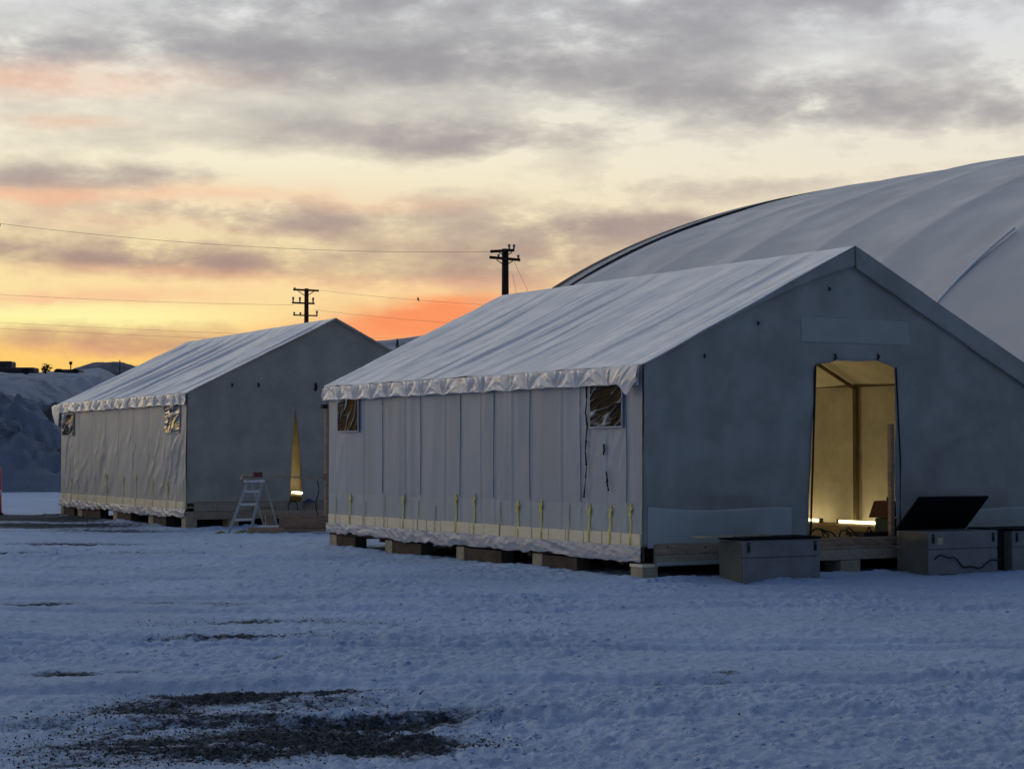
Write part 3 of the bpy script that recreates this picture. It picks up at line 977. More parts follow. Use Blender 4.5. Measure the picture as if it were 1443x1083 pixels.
WA_ = 6.85
stA = [(s_, z_, h_) for s_, z_, h_ in [(9.0, .85, 0), (8.45, .92, 1), (7.9, .8, 0), (7.2, .92, 0), (6.55, .95, 1), (6.05, .85, 0), (5.5, .8, 0), (4.85, .98, 1), (4.3, .99, 1), (3.55, .9, 0), (3.05, .93, 1), (2.42, .95, 1), (1.72, .9, 0), (1.22, .92, 1), (.72, .92, 1), (.24, .95, 1), (-.0, 2.2, 0)]]
PA = dict(seed=100, bay=1.87, bay0=.09, skew=1.2, wr=1.0, fold=.62, famp=.032, tie=.62, drop=.235, endflap=.12, enddrop=.24, wtop=2.70,
          seams=(8.0, 7.3, 6.55, 6.0, 5.25, 4.75, 4.15, 3.75, 3.25, 2.75, 1.95, 1.45, .85, .35),
          crumple=[(.55, 1.5, .5, .8, .012, 42, .02), (1.25, 1.3, .3, .7, .010, 50, .03), (3.6, 1.3, .6, .8, .006, 30, .02), (8.8, 1.4, .4, .8, .008, 34, .05), (6.6, 1.3, .6, .9, .005, 28, .02)],
          side=SIDE, canvas=CANVAS, door=([.40, .5, 2.757, 2.9], [2.652, 2.655, 2.755, 2.755], [4.178, 4.176, 4.159, 4.159]), cbot=.42, zsplit=2.70,
          dtop=([2.755, 3.05, 3.12, 3.5, 3.83, 3.90, 4.16], [2.765, 2.80, 2.825, 2.822, 2.842, 2.82, 2.755]),
          folds=[(.7, 2.0, 1.6, 1.65, .07, .03), (4.6, 1.5, 6.2, 2.2, .08, .03), (.2, 1.2, 2.3, .95, .10, .02), (4.3, 1.0, 6.5, 1.1, .1, .02), (3.0, 3.9, 2.6, 3.4, .07, .015)],
          gf=(.26, .33), gfm=CANVAS,
          rims=[(.15, WA_, .302, .438, 0, WOOD), (.15, WA_, .157, .298, .004, WOODW), (.16, 1.35, .168, .212, .035, PATCH), (2.0, 4.3, .352, .449, .012, WOODR)],
          nboard=21, bz=(.405, .565), skz=.235, skb=-.035, straps=stA,
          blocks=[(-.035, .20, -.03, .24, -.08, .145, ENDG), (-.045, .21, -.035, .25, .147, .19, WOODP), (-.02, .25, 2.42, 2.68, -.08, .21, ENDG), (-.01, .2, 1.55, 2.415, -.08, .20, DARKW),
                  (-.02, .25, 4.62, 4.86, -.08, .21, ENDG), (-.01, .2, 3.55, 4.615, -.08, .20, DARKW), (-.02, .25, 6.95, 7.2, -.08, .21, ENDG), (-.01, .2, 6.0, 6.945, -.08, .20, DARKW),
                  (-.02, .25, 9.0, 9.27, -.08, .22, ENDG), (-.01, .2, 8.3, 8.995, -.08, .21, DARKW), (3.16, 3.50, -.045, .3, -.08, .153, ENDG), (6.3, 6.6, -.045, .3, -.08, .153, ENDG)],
          windows=[(.42, 1.16, 1.93, 2.49, (.75, 1.0, .024, 6.5, 9)), (8.14, 8.9, 1.945, 2.50, (1.0, .5, .020, 6.0, 9))],
          toggles=[(3.09, 2.87, .016, .035), (3.84, 2.89, .016, .035), (1.80, 3.28, .014, .02), (.93, 2.83, .014, .02), (3.0, 3.78, .014, .02), (4.88, 3.42, .014, .02), (.33, .40, .012, .02), (.92, .385, .012, .02)])
tentA = tent(A0, YA, WA_, 9.31, 2.709, 4.368, 0.0, PA)
tag(tentA, 'nearer white frame tent with a glowing open doorway and timber platform', 'tent')
# extra pieces on the near tent
U_, V_ = np.meshgrid(np.linspace(0, 1, 40), np.linspace(0, 1, 16), indexing='ij')
tt_, zz_ = 2.52 + 1.91 * U_, 3.06 + .34 * V_
MB().grid(np.stack([tt_, PA['fd'](tt_, zz_) - .010, zz_], -1)).build('header_patch', PATCH, tentA, smooth=True, thick=.006)
uu = np.linspace(0, 1, 50)
vv = np.linspace(0, 1, 12)
for (t0, t1, za, zc0, zc1) in ((.06, 2.37, .385, .915, .84), (4.45, 6.80, .40, .83, .79)):
    U_, V_ = np.meshgrid(uu, vv, indexing='ij')
    tt_ = t0 + (t1 - t0) * U_
    zz_ = za + (zc0 + (zc1 - zc0) * U_ - .03 * np.sin(U_ * 5) - za) * V_
    MB().grid(np.stack([tt_, PA['fd'](tt_, zz_) - .012 - .012 * V_ ** 3, zz_], -1)).build('lower_flap', FLAP, tentA, smooth=True, thick=.006)
U_, V_ = np.meshgrid(np.linspace(0, 1, 420), np.linspace(0, 1, 16), indexing='ij')
s_ = .0 + 9.28 * U_
z_ = .56 + (.36 + .015 * fbm(s_ * .7, s_ * 0, 2, 145)) * V_
MB().grid(np.stack([-.012 - PA['wd'](s_, z_) - .0045, s_, z_], -1)[::-1]).build('over_sheet', OVER, tentA, smooth=True)
# rolled door edge, door post
MB().tube([(2.655, -.03, .45), (2.70, -.035, 1.5), (2.757, -.03, 2.75)], .014, 6).build('door_edge', BLACK, tentA, smooth=True)
MB().tube([(4.205, -.045, .45), (4.215, -.05, 1.5), (4.165, -.03, 2.75)], .012, 6).build('door_edge', BLACK, tentA, smooth=True)
MB().box((4.115, .03, .447), (4.180, .10, 1.98)).build('door_post', WOOD, tentA, bevel=.004)
# loose corner of the eave film draped over the window's near edge
U_, V_ = np.meshgrid(np.linspace(0, 1, 60), np.linspace(0, 1, 30), indexing='ij')
s_ = -.05 + .62 * U_
z_ = 2.69 - (.20 + .16 * np.exp(-((U_ - .38) / .22) ** 2)) * V_ - .03 * U_ * V_
fo = ridged((s_ * 1.0 + z_ * 1.1) * 6.0, (z_ - s_) * 1.0, 2, 161) ** 2
MB().grid(np.stack([-.112 - .035 * fo * np.sin(math.pi * V_ ** .7) - .02 * V_, s_, z_], -1)).build('corner_drape', FILM, tentA, smooth=True, thick=.003)
# torn seams in the side sheeting
for (sq, zq) in (([1.27, 1.26, 1.29, 1.25, 1.28, 1.30, 1.27, 1.29, 1.33], [2.47, 2.3, 2.1, 1.95, 1.75, 1.6, 1.42, 1.25, 1.0]), ([.86, .84, .86, .85], [1.7, 1.62, 1.6, 1.56]), ([.80, .77, .78, .76, .74], [1.34, 1.25, 1.2, 1.15, 1.1])):
    mb = MB()
    for i in range(len(sq) - 1):
        mb.tube([(-.034, sq[i], zq[i]), (-.038, sq[i + 1], zq[i + 1])], .004 + .012 * random.random(), 5, .004 + .012 * random.random())
    mb.build('torn_seam', BLACK, tentA, smooth=True)

WB_ = 6.7326
stB = [(9.9, .9, 0), (9.2, .95, 1), (8.5, .85, 0), (7.75, 1.0, 0), (7.0, 1.0, 0), (5.95, 1.1, 1), (4.6, 1.05, 1), (3.6, 1.1, 1), (2.3, 1.0, 1), (1.25, 1.0, 1), (.6, .9, 0), (.12, 1.0, 0)]
PB = dict(seed=200, bay=2.02, bay0=.1, skew=1.0, wr=1.0, fold=1.02, famp=.075, tie=.66, drop=.25, endflap=.75, enddrop=.62, wtop=2.86,
          seams=(8.6, 7.4, 6.2, 5.1, 3.9, 2.7),
          crumple=[(.9, 1.4, 1.0, .9, .045, 16, .55), (2.2, 1.2, .8, .7, .035, 15, .6), (6.2, 1.3, 1.2, .8, .035, 11, .5), (8.6, 1.0, 1.0, .5, .040, 12, 1.0), (9.6, 1.2, .6, .9, .030, 18, .4), (4.2, 1.7, .9, .8, .018, 14, .3)],
          side=SIDEB, canvas=CANVASB, door=([.40, .56, .69, 1.54, 1.85, 2.2, 2.5, 2.6], [2.34, 2.325, 2.317, 2.36, 2.378, 2.405, 2.438, 2.442], [2.58, 2.60, 2.614, 2.56, 2.53, 2.49, 2.446, 2.444]), cbot=.51, zsplit=2.5,
          dtop=([2.43, 2.44, 2.45], [2.5, 2.501, 2.5]),
          folds=[(.6, 2.6, 2.0, 2.9, .08, .02), (2.4, 2.5, 3.6, 2.9, .08, .02), (.4, .9, 2.1, 1.1, .1, .025)],
          gf=(.05, .06), gfm=CANVASB,
          rims=[(.15, WB_, .34, .515, 0, WOODW), (.15, WB_, .165, .336, .006, WOOD), (1.45, 2.0, .25, .42, .02, WOODR)],
          nboard=18, bz=(.37, .535), skz=.20, skb=.02, straps=stB,
          blocks=[(-.03, .22, -.03, .26, -.08, .335, WOODW), (-.02, .25, 2.3, 2.65, -.08, .20, ENDG), (-.01, .2, 1.4, 2.295, -.08, .19, DARKW), (-.02, .25, 5.1, 5.45, -.08, .20, ENDG), (-.01, .2, 4.05, 5.095, -.08, .19, DARKW), (-.02, .25, 8.2, 8.6, -.08, .20, ENDG), (-.01, .2, 6.6, 8.195, -.08, .19, DARKW), (-.02, .25, 10.0, 10.25, -.08, .2, ENDG), (-.01, .2, 9.0, 9.995, -.08, .19, DARKW), (.9, 1.15, -.04, .3, -.08, .162, ENDG), (3.4, 3.7, -.04, .3, -.08, .162, ENDG)],
          windows=[(.40, 1.36, 2.02, 2.60, (.8, .8, .075, 3.0, 2)), (9.0, 10.05, 2.03, 2.56, (.4, 1.0, .04, 4.0, 4))],
          toggles=[(2.904, 3.02, .030, .08), (.98, 3.03, .018, .03), (1.58, 3.04, .020, .04)])
tentB = tent(B0, YB, WB_, 10.279, 2.87, 4.533, 0.0, PB)
tag(tentB, 'farther white frame tent with a narrow glowing slit in its gable', 'tent')


# ------------------------------------------------------------------ helpers for placing things by a tent's axes
def loc(k, t, s, z=0.0):
    o_, yw = ((A0, YA), (B0, YB))[k]
    return (o_[0] + t * math.cos(yw) - s * math.sin(yw), o_[1] + t * math.sin(yw) + s * math.cos(yw), z)


# lamp tubes along the right-hand walls, plus unseen tubes added for fill
def lamp(k, t, s0, s1, z, label, m_=None):
    yw = (YA, YB)[k]
    T = empty('tube_lamp', loc(k, t, s0, z), yw)
    tag(T, label, 'lamp', 'tube lamps on the tent floors')
    MB().tube([(0, .04, .035), (0, s1 - s0 - .04, .035)], .022, 8).build('tube', m_ or TUBE, T, smooth=True)
    mb = MB()
    mb.box((-.02, 0, 0), (.05, s1 - s0, .010))
    mb.build('tray', STEEL, T)
    for y_ in (0.0, s1 - s0 - .045):
        MB().box((-.03, y_, .010), (.03, y_ + .04, .07)).build('end_cap', STEEL, T)
    return T


lamp(0, 6.55, 2.75, 4.05, .447, 'long bright tube lamp on floor of near tent, right of doorway view')
lamp(0, 6.55, 4.45, 5.75, .447, 'shorter looking bright tube lamp at left edge of doorway view')
lamp(0, 6.55, 6.6, 7.9, .447, 'lit tube lamp deep inside near tent', TUBE_FILL)  # added out of sight to brighten the tent interior
lamp(0, .35, 2.75, 4.05, .447, 'lit tube lamp along the left inner wall of near tent', TUBE_FILL)  # added out of sight to light the right wall evenly
lamp(1, 6.3, 8.1, 10.1, .46, 'bright tube lamp seen low through the slit of the far tent', TUBE3)
lamp(1, 6.3, 4.1, 6.1, .46, 'lit tube lamp on floor inside the far tent', TUBE3)  # added behind the gable as unseen fill light

# heater by the doorway
ht = empty('space_heater', loc(0, 4.33, .42, .447), YA + .25)
tag(ht, 'dark heater with slanted rusty hood just inside the lit doorway', 'heater')
MB().box((-.02, -.12, 0), (.24, .14, .23)).build('body', TEAL, ht, bevel=.01)
MB().prism([(-.13, -.15, .24), (.25, -.15, .24), (.25, -.15, .47), (.0, -.15, .47)], (0, .32, 0)).build('hood', RUST, ht, bevel=.006)
MB().tube([(.08, .0, .47), (.085, .0, .515), (.13, 0, .54), (.17, 0, .515), (.175, 0, .47)], .012, 6).build('handle', BLACK, ht, smooth=True)


def cable(name, pts, r, m, label, cat='cable'):
    o = MB().tube(pts, r, 5).build(name, m, None, smooth=True)
    return tag(o, label, cat)


# tangled cable across the sill
pts = []
for i in range(90):
    f = i / 89
    t_ = 2.72 + 1.45 * f
    pts.append(loc(0, t_ + .06 * math.sin(f * 37), .22 + .10 * math.sin(f * 23), .50 + .055 * math.sin(f * 41 + 1) + .02 * math.sin(f * 90)))
cable('extension_cable', pts, .011, BLACK, 'dark cable tangled in loops along the sill of lit doorway')
pts = [loc(0, 3.55 + .85 * f, -.08 - .5 * f, .44 - .30 * f ** 1.2 + .06 * math.sin(f * 14) * f) for f in np.linspace(0, 1, 30)]
cable('red_cord', pts, .010, WOODR, 'thin red brown cord hanging from sill to the open chest')
MB().box((3.75, .15, .447), (4.25, .55, .50)).build('tool_tray', BLACK)
tr = bpy.data.objects['tool_tray']
tr.location = (A0[0], A0[1], 0)
tr.rotation_euler = (0, 0, YA)
tag(tr, 'flat dark tray on the floor before the bright tube lamp', 'tray')


# ------------------------------------------------------------------ grey chests along the near tent's front
def chest(t0, t1, s_front, ztop, depth, label, lid):
    z_ = -.03
    T = empty('storage_chest', loc(0, t0, s_front, z_), YA)
    tag(T, label, 'chest', 'grey storage chests in front of near tent')
    w = t1 - t0
    hz = ztop - z_
    zm = hz * .56
    bd = MB()
    bd.box((0, 0, 0), (w, depth, zm - .008))
    bd.box((.006, .008, zm - .008), (w - .006, depth - .006, zm + .008))
    bd.build('lower_body', GREY, T, bevel=.007)
    MB().box((-.002, -.002, zm + .008), (w + .002, depth, hz - .03)).build('upper_body', GREY, T, bevel=.007)
    MB().box((-.008, .02, .02), (-.0025, depth - .02, hz - .05)).build('side_panel', GREYD, T)
    for x_ in (.06, w - .10):
        l = MB().box((x_, -.016, hz - .18), (x_ + .035, -.003, hz - .06)).build('latch', BLACK, T)
        MB().box((x_ + .004, -.026, hz - .10), (x_ + .031, -.016, hz - .07)).build('clasp', STEEL, l)
    if lid == 'shut':
        MB().box((-.03, -.03, hz - .028), (w + .01, depth, hz)).build('lid', LIDB, T, bevel=.004)
    else:
        M = Matrix.Translation((0, depth, hz - .03)) @ Matrix.Rotation(R(lid), 4, 'X')
        MB().box((-.01, -depth - .02, .0), (w + .01, 0, .03), M).build('lid', LIDB, T, bevel=.004)
        MB().box((.012, .012, hz - .10), (w - .012, depth - .012, hz - .09)).build('tray', LIDB, T)
        for x_ in (.15, w - .2):
            MB().box((x_, depth, hz - .12), (x_ + .06, depth + .008, hz - .02)).build('hinge', STEEL, T)
    return T


chest(.83, 2.04, -.97, .535, .50, 'grey metal chest with shut lid, left of the glowing doorway', 'shut')
c2 = chest(3.98, 5.22, -.85, .568, .62, 'grey metal chest with its black lid propped open', -44)
chest(5.50, 6.75, -.85, .555, .62, 'grey metal chest cut off by right edge of the photo', 'shut')
MB().box((5.24, -.70, -.03), (5.49, -.25, .56)).build('dark_board', BLACK)  # black block stands in for shade on the next chest's left side
o = bpy.data.objects['dark_board']
o.location = (A0[0], A0[1], 0)
o.rotation_euler = (0, 0, YA)
tag(o, 'black board filling the gap between two grey chests', 'board')
MB().box((4.10, -.858, .40), (4.20, -.852, .49)).build('sticker', YELLOWD, None)
o = bpy.data.objects['sticker']
o.parent = c2
o.location = (-4.05 + .1, .85, .0)
pts = [loc(0, 4.05 + 1.2 * f, -.88 - .02 * math.sin(f * 9), .12 + .11 * math.sin(f * 7 + .5) * (1 - f * .5) + .02 * math.sin(f * 25)) for f in np.linspace(0, 1, 40)]
cable('black_cord', pts, .010, BLACK, 'black cord drooping across the front of the open chest', 'cord')
# thin board on the shut chest, jutting out to its left
b = MB()
b.box((0, 0, 0), (1.0, .30, .018))
o = b.build('plank', WOODW, None, bevel=.003)
o.location = loc(0, .40, -.80, .520)
o.rotation_euler = (0, -.005, YA + .02)
o.location.z = .536
tag(o, 'thin grey plank lying on shut chest and jutting left', 'plank')

# ------------------------------------------------------------------ between the tents: ladder, lumber, post
lx, ly = -5.36, 37.75
ld = empty('step_ladder', (lx, ly, gh(lx, ly) - .02), .22)
tag(ld, 'small aluminium stepladder standing before the far tent gable', 'ladder')
Hl = 1.02
lean = .42


def rail(x0, x1, y0, y1, ht_, m_, nm, w_=.028):
    d = Vector((x1 - x0, y1 - y0, ht_))
    MB().add(*_bar(Vector((x0, y0, 0)), d, w_)).build(nm, m_, ld)


def _bar(p, d, w_):
    vs = []
    for q in (p, p + d):
        for (sx, sy) in ((-1, -1), (1, -1), (1, 1), (-1, 1)):
            vs.append((q.x + sx * w_, q.y + sy * w_ * .6, q.z))
    return vs, [(0, 3, 2, 1), (4, 5, 6, 7), (0, 1, 5, 4), (1, 2, 6, 5), (2, 3, 7, 6), (3, 0, 4, 7)]


# front rails lean to the right as they rise (the ladder is seen three-quarter)
FB = [(-.22, 0.0), (.22, .12)]
FT = [(.18, .18), (.46, .26)]
RB = [(.62, 1.1), (.86, .82)]
for i in (0, 1):
    rail(FB[i][0], FT[i][0], FB[i][1], FT[i][1], Hl, ALU, 'rail')
for i in (0, 1):
    rail(RB[i][0], FT[i][0] + .08, RB[i][1], FT[i][1] + .1, Hl - .03, ALU, 'rear_leg', .018)
for k, f in enumerate((.255, .55, .80)):
    pA = Vector((FB[0][0] + (FT[0][0] - FB[0][0]) * f, FB[0][1] + (FT[0][1] - FB[0][1]) * f, Hl * f))
    pB = Vector((FB[1][0] + (FT[1][0] - FB[1][0]) * f, FB[1][1] + (FT[1][1] - FB[1][1]) * f, Hl * f))
    mb = MB()
    d = (pB - pA)
    mb.prism([pA + Vector((.02, -.05, 0)), pB + Vector((-.02, -.05, 0)), pB + Vector((-.02, .07, 0)), pA + Vector((.02, .07, 0))], (0, 0, .045))
    mb.build('step', ALUS, ld)
mb = MB()
mb.box((.12, .08, Hl), (.50, .40, Hl + .045))
mb.build('top_cap', ALUS, ld, bevel=.006)
bx = MB().box((0, 0, 0), (.17, .12, .10)).build('brick', BRICK)
bx.location = (lx + .26, ly + .16, ld.location.z + Hl + .10)
bx.rotation_euler = (0, 0, .3)
tag(bx, 'red brown block on top of the stepladder', 'block')
b = MB()
b.box((0, 0, 0), (.30, .22, .05))
b.box((.02, .02, .05), (.25, .2, .10))
o = b.build('cloth_pile', WOODW, None, bevel=.015)
o.location = (lx + .02, ly + .10, ld.location.z + Hl + .047)
o.rotation_euler = (0, 0, .25)
tag(o, 'tan folded cloth on top of the stepladder', 'cloth')
# rail plank from ladder to post
b = MB()
b.box((0, 0, 0), (1.30, .05, .035))
o = b.build('rail_plank', WOODW, None)
o.location = (-4.88, 38.42, 1.09)
o.rotation_euler = (0, .02, .08)
tag(o, 'thin plank spanning from stepladder to the wooden post', 'plank')
# wooden post beside the near tent's far corner
pz = gh(-3.68, 38.6)
post = empty('timber_post', (-3.68, 38.6, pz - .03), .45)
tag(post, 'upright red brown timber post beside far corner of near tent', 'post')
MB().box((-.09, -.05, 0), (.09, .05, 2.62)).build('shaft', WOOD, post, bevel=.005)
MB().box((-.16, -.07, 2.50), (-.06, .07, 2.58)).build('bracket', BLACK, post)
MB().box((-.17, -.08, 1.06), (.10, -.05, 1.20)).build('cleat', WOODR, post)
pts = [(-3.90 + .03 * math.sin(f * 9), 38.45, 1.02 - .95 * f) for f in np.linspace(0, 1, 16)]
cable('hanging_cord', pts, .011, BLACK, 'dark cord dangling beside the timber post', 'cord')
# lumber in front of the far tent
def lumber(name, cx_, cy_, rz, size, z_, m_, label):
    w, d, h_ = size
    o = MB().box((-w / 2, -d / 2, 0), (w / 2, d / 2, h_)).build(name, m_, None, bevel=.006)
    o.location = (cx_, cy_, z_)
    o.rotation_euler = (0, 0, rz)
    return tag(o, label, 'lumber', 'lumber stacked between the tents')


gz = gh(-4.2, 37.7)
lumber('timber_beam', -4.05, 37.75, .06, (1.05, .22, .245), gz + .085, WOODR, 'thick red brown beam on top of the lumber stack')
lumber('timber_beam', -4.02, 37.72, .03, (1.12, .30, .06), gz + .02, WOODR, 'flat red brown board under the thick beam')
lumber('timber_beam', -4.55, 37.95, .02, (.9, .5, .05), gz + .07, ALUS, 'snow dusted board left of the thick beam')
lumber('timber_beam', -4.78, 37.35, -.35, (.75, .09, .09), gz + .02, WOODR, 'short reddish timber lying on snow by the ladder foot')
lumber('timber_beam', -4.35, 39.2, .1, (1.7, .10, .09), gz + .30, WOODW, 'long weathered board lying against the far tent platform')
for i, (x_, y_) in enumerate(((-4.15, 39.3), (-4.95, 39.35))):
    lumber('timber_block', x_, y_, .2, (.22, .25, .30), gz - .02, WOODW, ('right hand block propping the weathered board', 'left hand block propping the weathered board')[i])


def crumple(name, loc_, r, hz, m_, label, cat, seed):
    n1 = 18
    th_, r_ = np.meshgrid(np.linspace(0, 2 * math.pi, n1), np.linspace(0, 1, 8), indexing='ij')
    rad = r * r_ * (1 + .35 * fbm(np.cos(th_) * 1.5 + seed, np.sin(th_) * 1.5, 3, seed))
    z_ = hz * (1 - r_ ** 2) * (.7 + .6 * fbm(np.cos(th_) * r_ * 3, np.sin(th_) * r_ * 3 + seed, 3, seed + 1)) - .03 * r_
    P_ = np.stack([rad * np.cos(th_) * 1.5, rad * np.sin(th_), z_], -1)
    P_[-1] = P_[0]
    o = MB().grid(P_).build(name, m_, None)
    o.location = loc_
    return tag(o, label, cat)


crumple('straw_scrap', (-5.20, 37.45, gh(-5.2, 37.45) + .01), .17, .07, OLIVE, 'yellow crumpled scrap between the stepladder feet', 'scrap', 301)
crumple('straw_scrap', (-5.66, 37.35, gh(-5.66, 37.35) + .01), .11, .06, OLIVE, 'yellow crumpled scrap at left foot of stepladder', 'scrap', 305)
crumple('straw_scrap', (-4.75, 38.9, gh(-4.75, 38.9) + .01), .28, .16, OLIVE, 'dull yellow heap behind the stepladder', 'scrap', 309)
crumple('blue_sheet', loc(1, 2.72, -.12, .53), .09, .06, BLUE, 'blue crumpled cloth on platform below the glowing slit', 'cloth', 311)
pts = [loc(1, 2.36 + .11 * math.cos(a), -.10, .40 + .13 * math.sin(a)) for a in np.linspace(0, 6.28 * 1.02, 30)]
cable('hose_loop', pts, .010, BLACK, 'dark hose loop hanging on the far tent platform')
pts = [loc(1, 2.78 + .16 * math.cos(a), -.09, .38 + .20 * math.sin(a)) for a in np.linspace(2.2, 7.2, 24)]
cable('hose_loop', pts, .010, WOODR, 'thin reddish hose loop right of the dark loop')

# red marker at the left edge
rm = empty('snow_marker', (-13.63, 50.5, gh(-13.63, 50.5) - .02), 0)
tag(rm, 'bright red marker post cut off by the left photo edge', 'marker')
MB().tube([(0, 0, 0), (0, 0, .06)], .24, 12).build('base', BLACK, rm)
MB().tube([(0, 0, .06), (0, 0, .45), (0, 0, .9), (0, 0, 1.22), (0, 0, 1.26)], .20, 16, .165).build('shaft', RED, rm, smooth=True)
MB().tube([(0, 0, .52), (0, 0, .66)], .196, 16, .193).build('band', mat('marker band', (.75, .45, .45), .4, .4), rm, smooth=True)


# ------------------------------------------------------------------ utility poles and wires
def pole(x_, y_, ztop, base, rz, arms, m_, label, r=.17):
    T = empty('utility_pole', (x_, y_, base), rz)
    tag(T, label, 'utility pole', 'utility poles on the skyline')
    h_ = ztop - base
    MB().tube([(0, 0, 0), (0, 0, h_ * .5), (0, 0, h_)], r * 1.15, 10, r * .8).build('shaft', m_, T, smooth=True)
    for (dz_, xl, xr, th_, tilt, brace, ins) in arms:
        z_ = h_ - dz_
        a = MB()
        a.add(*_barx((xl, -.17, z_ + tilt), (xr, -.17, z_ - tilt), th_))
        ar = a.build('cross_arm', m_, T)
        for xi, hi_ in ins:
            zt = z_ + tilt - 2 * tilt * (xi - xl) / (xr - xl)
            MB().tube([(xi, -.17, zt + th_), (xi, -.17, zt + th_ + hi_ * .45), (xi, -.17, zt + th_ + hi_ * .5), (xi, -.17, zt + th_ + hi_)], .035, 6, .06).build('insulator', INSUL, ar)
        if brace:
            for sx in (-1, 1):
                MB().tube([(sx * brace, -.2, z_ - th_), (sx * .06, -.2, z_ - brace * .72)], .022, 5).build('brace', m_, ar)
    return T


def _barx(p, q, w_):
    vs = []
    for (x_, y_, z_) in (p, q):
        for (sy, sz_) in ((-1, -1), (1, -1), (1, 1), (-1, 1)):
            vs.append((x_, y_ + sy * w_, z_ + sz_ * w_))
    return vs, [(0, 3, 2, 1), (4, 5, 6, 7), (0, 1, 5, 4), (1, 2, 6, 5), (2, 3, 7, 6), (3, 0, 4, 7)]


pole(-.28, 79, 9.98, -.1, .02, [(.10, -.62, .38, .055, -.03, .28, [(.16, .20), (.36, .18)]), (.42, -.66, .62, .055, .055, .36, [(-.28, .10), (.54, .14)])], POLE,
     'dark utility pole with two crossarms above near tent ridge')
pole(-10.75, 100, 10.13, -.1, .02, [(.10, -.68, .66, .05, .03, .42, [(-.6, .06)]), (.78, -.74, .44, .045, .02, 0, [(-.68, .26), (-.33, .26), (.36, .26)]), (1.42, -.68, .60, .035, .02, 0, [(-.62, .12), (-.3, .12), (.56, .22)])], POLER,
     'brown utility pole with three crossarms above the far tent', .14)
pole(-21.0, 75, 10.75, -.1, .02, [(.30, -.7, .93, .055, -.03, .36, [(.86, .20)])], POLE,
     'utility pole mostly outside the left photo edge, only its arm tip showing')


def wire(p, q, sag_, r, label, n1=40):
    p, q = Vector(p), Vector(q)
    pts_ = []
    for i in range(n1 + 1):
        f = i / n1
        c_ = p.lerp(q, f)
        c_.z -= sag_ * 4 * f * (1 - f)
        pts_.append(c_)
    o = MB().tube(pts_, r, 4).build('power_line', WIRE, None, smooth=True)
    return tag(o, label, 'power line', 'overhead power lines')


wire((-20.10, 75, 10.55), (-.88, 78.8, 9.84), .35, 0.0066, 'topmost power line running left from the dark utility pole')
wire((-10.15, 99.8, 10.03), (3.0, 92, 8.49), .15, 0.0055, 'power line from brown pole top on which the bird perches')
wire((-32.5, 104, 10.45), (-11.4, 99.8, 9.25), .15, 0.0066, 'power line left of brown pole, upper of the low lines')
wire((-40, 140, 11.2), (20, 150, 10.2), .5, 0.0077, 'low power line just above the far tent ridge')
wire((-40, 140, 10.75), (20, 150, 9.85), .5, 0.0077, 'lowest power line grazing the far tent ridge')
wire((-10.3, 99.8, 9.0), (8, 92, 7.6), .35, 0.0055, 'power line crossing the orange sky right of brown pole')
wire((.1, 78.8, 9.4), (2.6, 73, 3.5), 0.0, 0.0077, 'slanted guy wire right of the dark utility pole', 6)
wire((.02, 78.8, 8.9), (1.2, 76, 3.0), 0.0, 0.0066, 'steeper guy wire close to the dark utility pole', 6)

# bird resting on the wire
bp = Vector((-4.73, 96.6, 9.23))
bd = empty('bird', bp, .6)
bd.scale = (.72, .72, .72)
tag(bd, 'tiny dark bird perched in the orange sky between utility poles', 'bird')
mb = MB()
rings = [(-.02, .00, .015), (.02, .03, .055), (.05, .09, .075), (.05, .16, .062), (.04, .20, .036), (.05, .235, .036), (.055, .262, .012)]
for i in range(len(rings) - 1):
    pass
vs, fs = [], []
for (y_, z_, r_) in rings:
    for k in range(8):
        a = 2 * math.pi * k / 8
        vs.append((r_ * math.cos(a), y_ + r_ * .9 * math.sin(a), z_))
for i in range(len(rings) - 1):
    for k in range(8):
        fs.append((i * 8 + k, i * 8 + (k + 1) % 8, i * 8 + 8 + (k + 1) % 8, i * 8 + 8 + k))
fs.append(tuple(range(7, -1, -1)))
fs.append(tuple(len(vs) - 8 + k for k in range(8)))
mb.add(vs, fs).build('body', BARK, bd, smooth=True)
MB().prism([(-.025, -.04, .06), (.025, -.04, .06), (.03, -.10, -.09), (-.03, -.10, -.09)], (0, .012, 0)).build('tail', BARK, bd)
MB().prism([(0, .085, .24), (0, .135, .228), (0, .085, .222)], (.01, 0, 0)).build('beak', BLACK, bd)


# ------------------------------------------------------------------ far things on the left skyline
def trailer(x_, y_, length, hgt, m_, rz, cab, label):
    z_ = slope_h(x_, y_) - .12
    T = empty('parked_trailer', (x_, y_, z_), rz)
    tag(T, label, 'trailer', 'parked trailers on the snowy bench')
    MB().box((-length / 2, -1.1, .2), (length / 2, 1.1, hgt)).build('body', m_, T, bevel=.12)
    for xw in (-length * .36, -length * .26, length * .34):
        MB().tube([(xw, -1.16, .33), (xw, -.86, .33)], .33, 12).build('wheel', BLACK, T)
    if cab:
        MB().prism([(length / 2, -1.0, .4), (length / 2 + .9, -1.0, .4), (length / 2 + .9, -1.0, .7), (length / 2, -1.0, hgt * .9)], (0, 2.0, 0)).build('hitch_cover', m_, T)
    return T


trailer(-48.3, 185, 4.7, .68, TRUCK, 0, False, 'long low dark trailer at left skyline, left of the bush')
trailer(-52.6, 192, 5.2, 1.15, TRUCK, .03, False, 'taller dark trailer at the left photo edge')
trailer(-42.8, 185, 2.4, .6, TRUCK, 0, False, 'short dark trailer right of the bush on skyline')


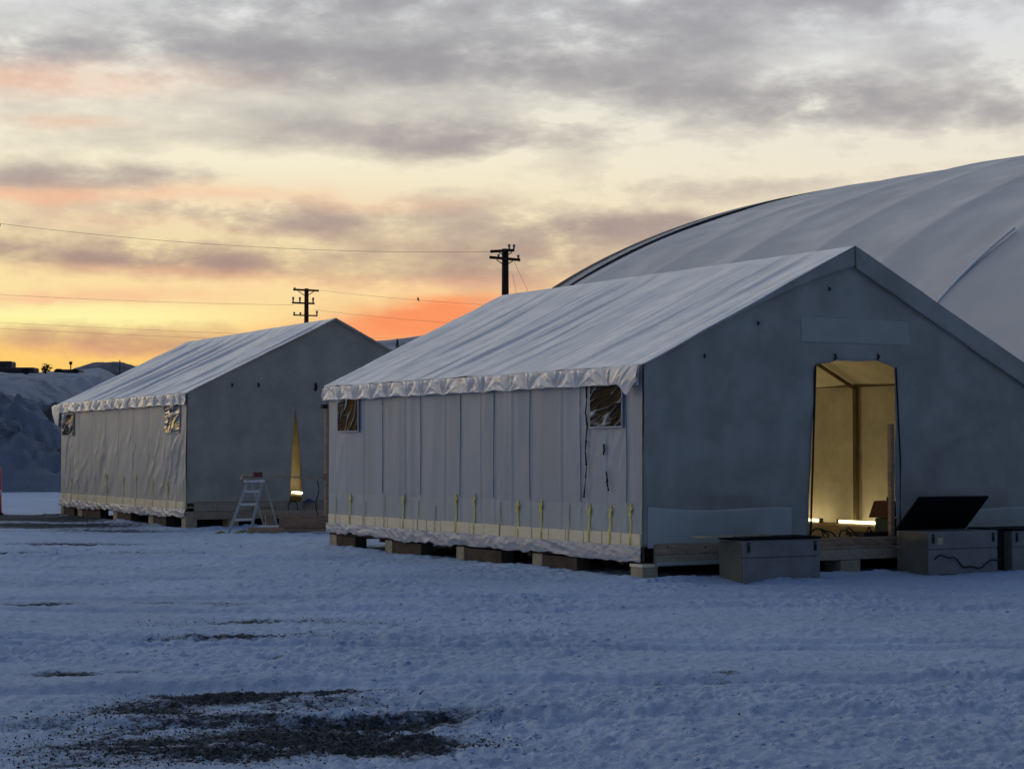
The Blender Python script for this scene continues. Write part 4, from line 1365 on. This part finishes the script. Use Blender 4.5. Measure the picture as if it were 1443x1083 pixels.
def scrub(x_, y_, r, hgt, label, cat='bush'):
    z_ = slope_h(x_, y_)
    T = empty('bush', (x_, y_, z_), 0)
    tag(T, label, cat)
    mb = MB()
    mb2 = MB()
    for k in range(9):
        a = random.uniform(0, 6.28)
        d = Vector((math.cos(a) * r * .6, math.sin(a) * r * .6, hgt * random.uniform(.6, 1)))
        mb2.tube([(0, 0, 0), d * .5 + Vector((0, 0, .1)), d], .05, 4, .02)
        for j in range(14):
            p = d * random.uniform(.5, 1.05) + Vector((random.gauss(0, r * .3), random.gauss(0, r * .3), random.gauss(0, hgt * .1)))
            q = Vector((random.gauss(0, .16), random.gauss(0, .16), random.gauss(0, .16)))
            w_ = Vector((random.gauss(0, .10), random.gauss(0, .10), random.gauss(0, .10)))
            mb.add([p, p + q, p + w_], [(0, 1, 2)])
    mb2.build('stems', BARK, T)
    mb.build('twigs', BUSH, T)
    return T


scrub(-46.3, 190, .55, 1.0, 'small dark round bush on the skyline between trailers')
sg = empty('signpost', (-43.8, 190, slope_h(-43.8, 190) - .1), 0)
tag(sg, 'tiny signpost above the short dark trailer on skyline', 'sign')
MB().tube([(0, 0, 0), (0, 0, 1.0)], .06, 6).build('post', BARK, sg)
MB().box((-.16, -.04, .85), (.16, .0, 1.15)).build('plate', BUSH, sg)
fp = empty('fence_post', (-42.0, 205, slope_h(-42.0, 205) - .2), 0)
tag(fp, 'lone thin dark post beside the wooded mound', 'post')
MB().tube([(0, 0, 0), (0, 0, 1.9)], .07, 6, .05).build('shaft', BARK, fp)
MB().tube([(-.05, 0, 1.9), (.05, 0, 1.95)], .07, 6).build('cap', BARK, fp)

# spruce on the far hill between the tents
jx = int(np.argmin(np.abs(HILL[0] + 64.4)))
jy = int(np.argmin(np.abs(HILL[1] - 1075)))
zs_ = float(HILL[2][jy, jx])
sp = empty('spruce_tree', (float(HILL[0][jx]), float(HILL[1][jy]), zs_ - .4), 0)
sp.scale = (.75, .75, .72)
tag(sp, 'lone dark spruce on far hill between the two tents', 'tree')
MB().tube([(0, 0, 0), (0, 0, 7.0)], .25, 6, .03).build('trunk', BARK, sp)
mb = MB()
for k in range(900):
    f = random.random() ** .8
    z_ = .8 + 6.4 * f
    rad = (1 - f) * 2.0 + .12
    a = random.uniform(0, 6.28)
    r_ = rad * random.uniform(.25, 1.05)
    p = Vector((math.cos(a) * r_, math.sin(a) * r_, z_ - r_ * .35))
    o1 = Vector((math.cos(a), math.sin(a), -.4)) * random.uniform(.3, .6)
    o2 = Vector((-math.sin(a), math.cos(a), .1)) * random.uniform(.15, .35)
    mb.add([p - o2, p + o2, p + o1], [(0, 1, 2)])
mb.build('crown', SPRUCE, sp)
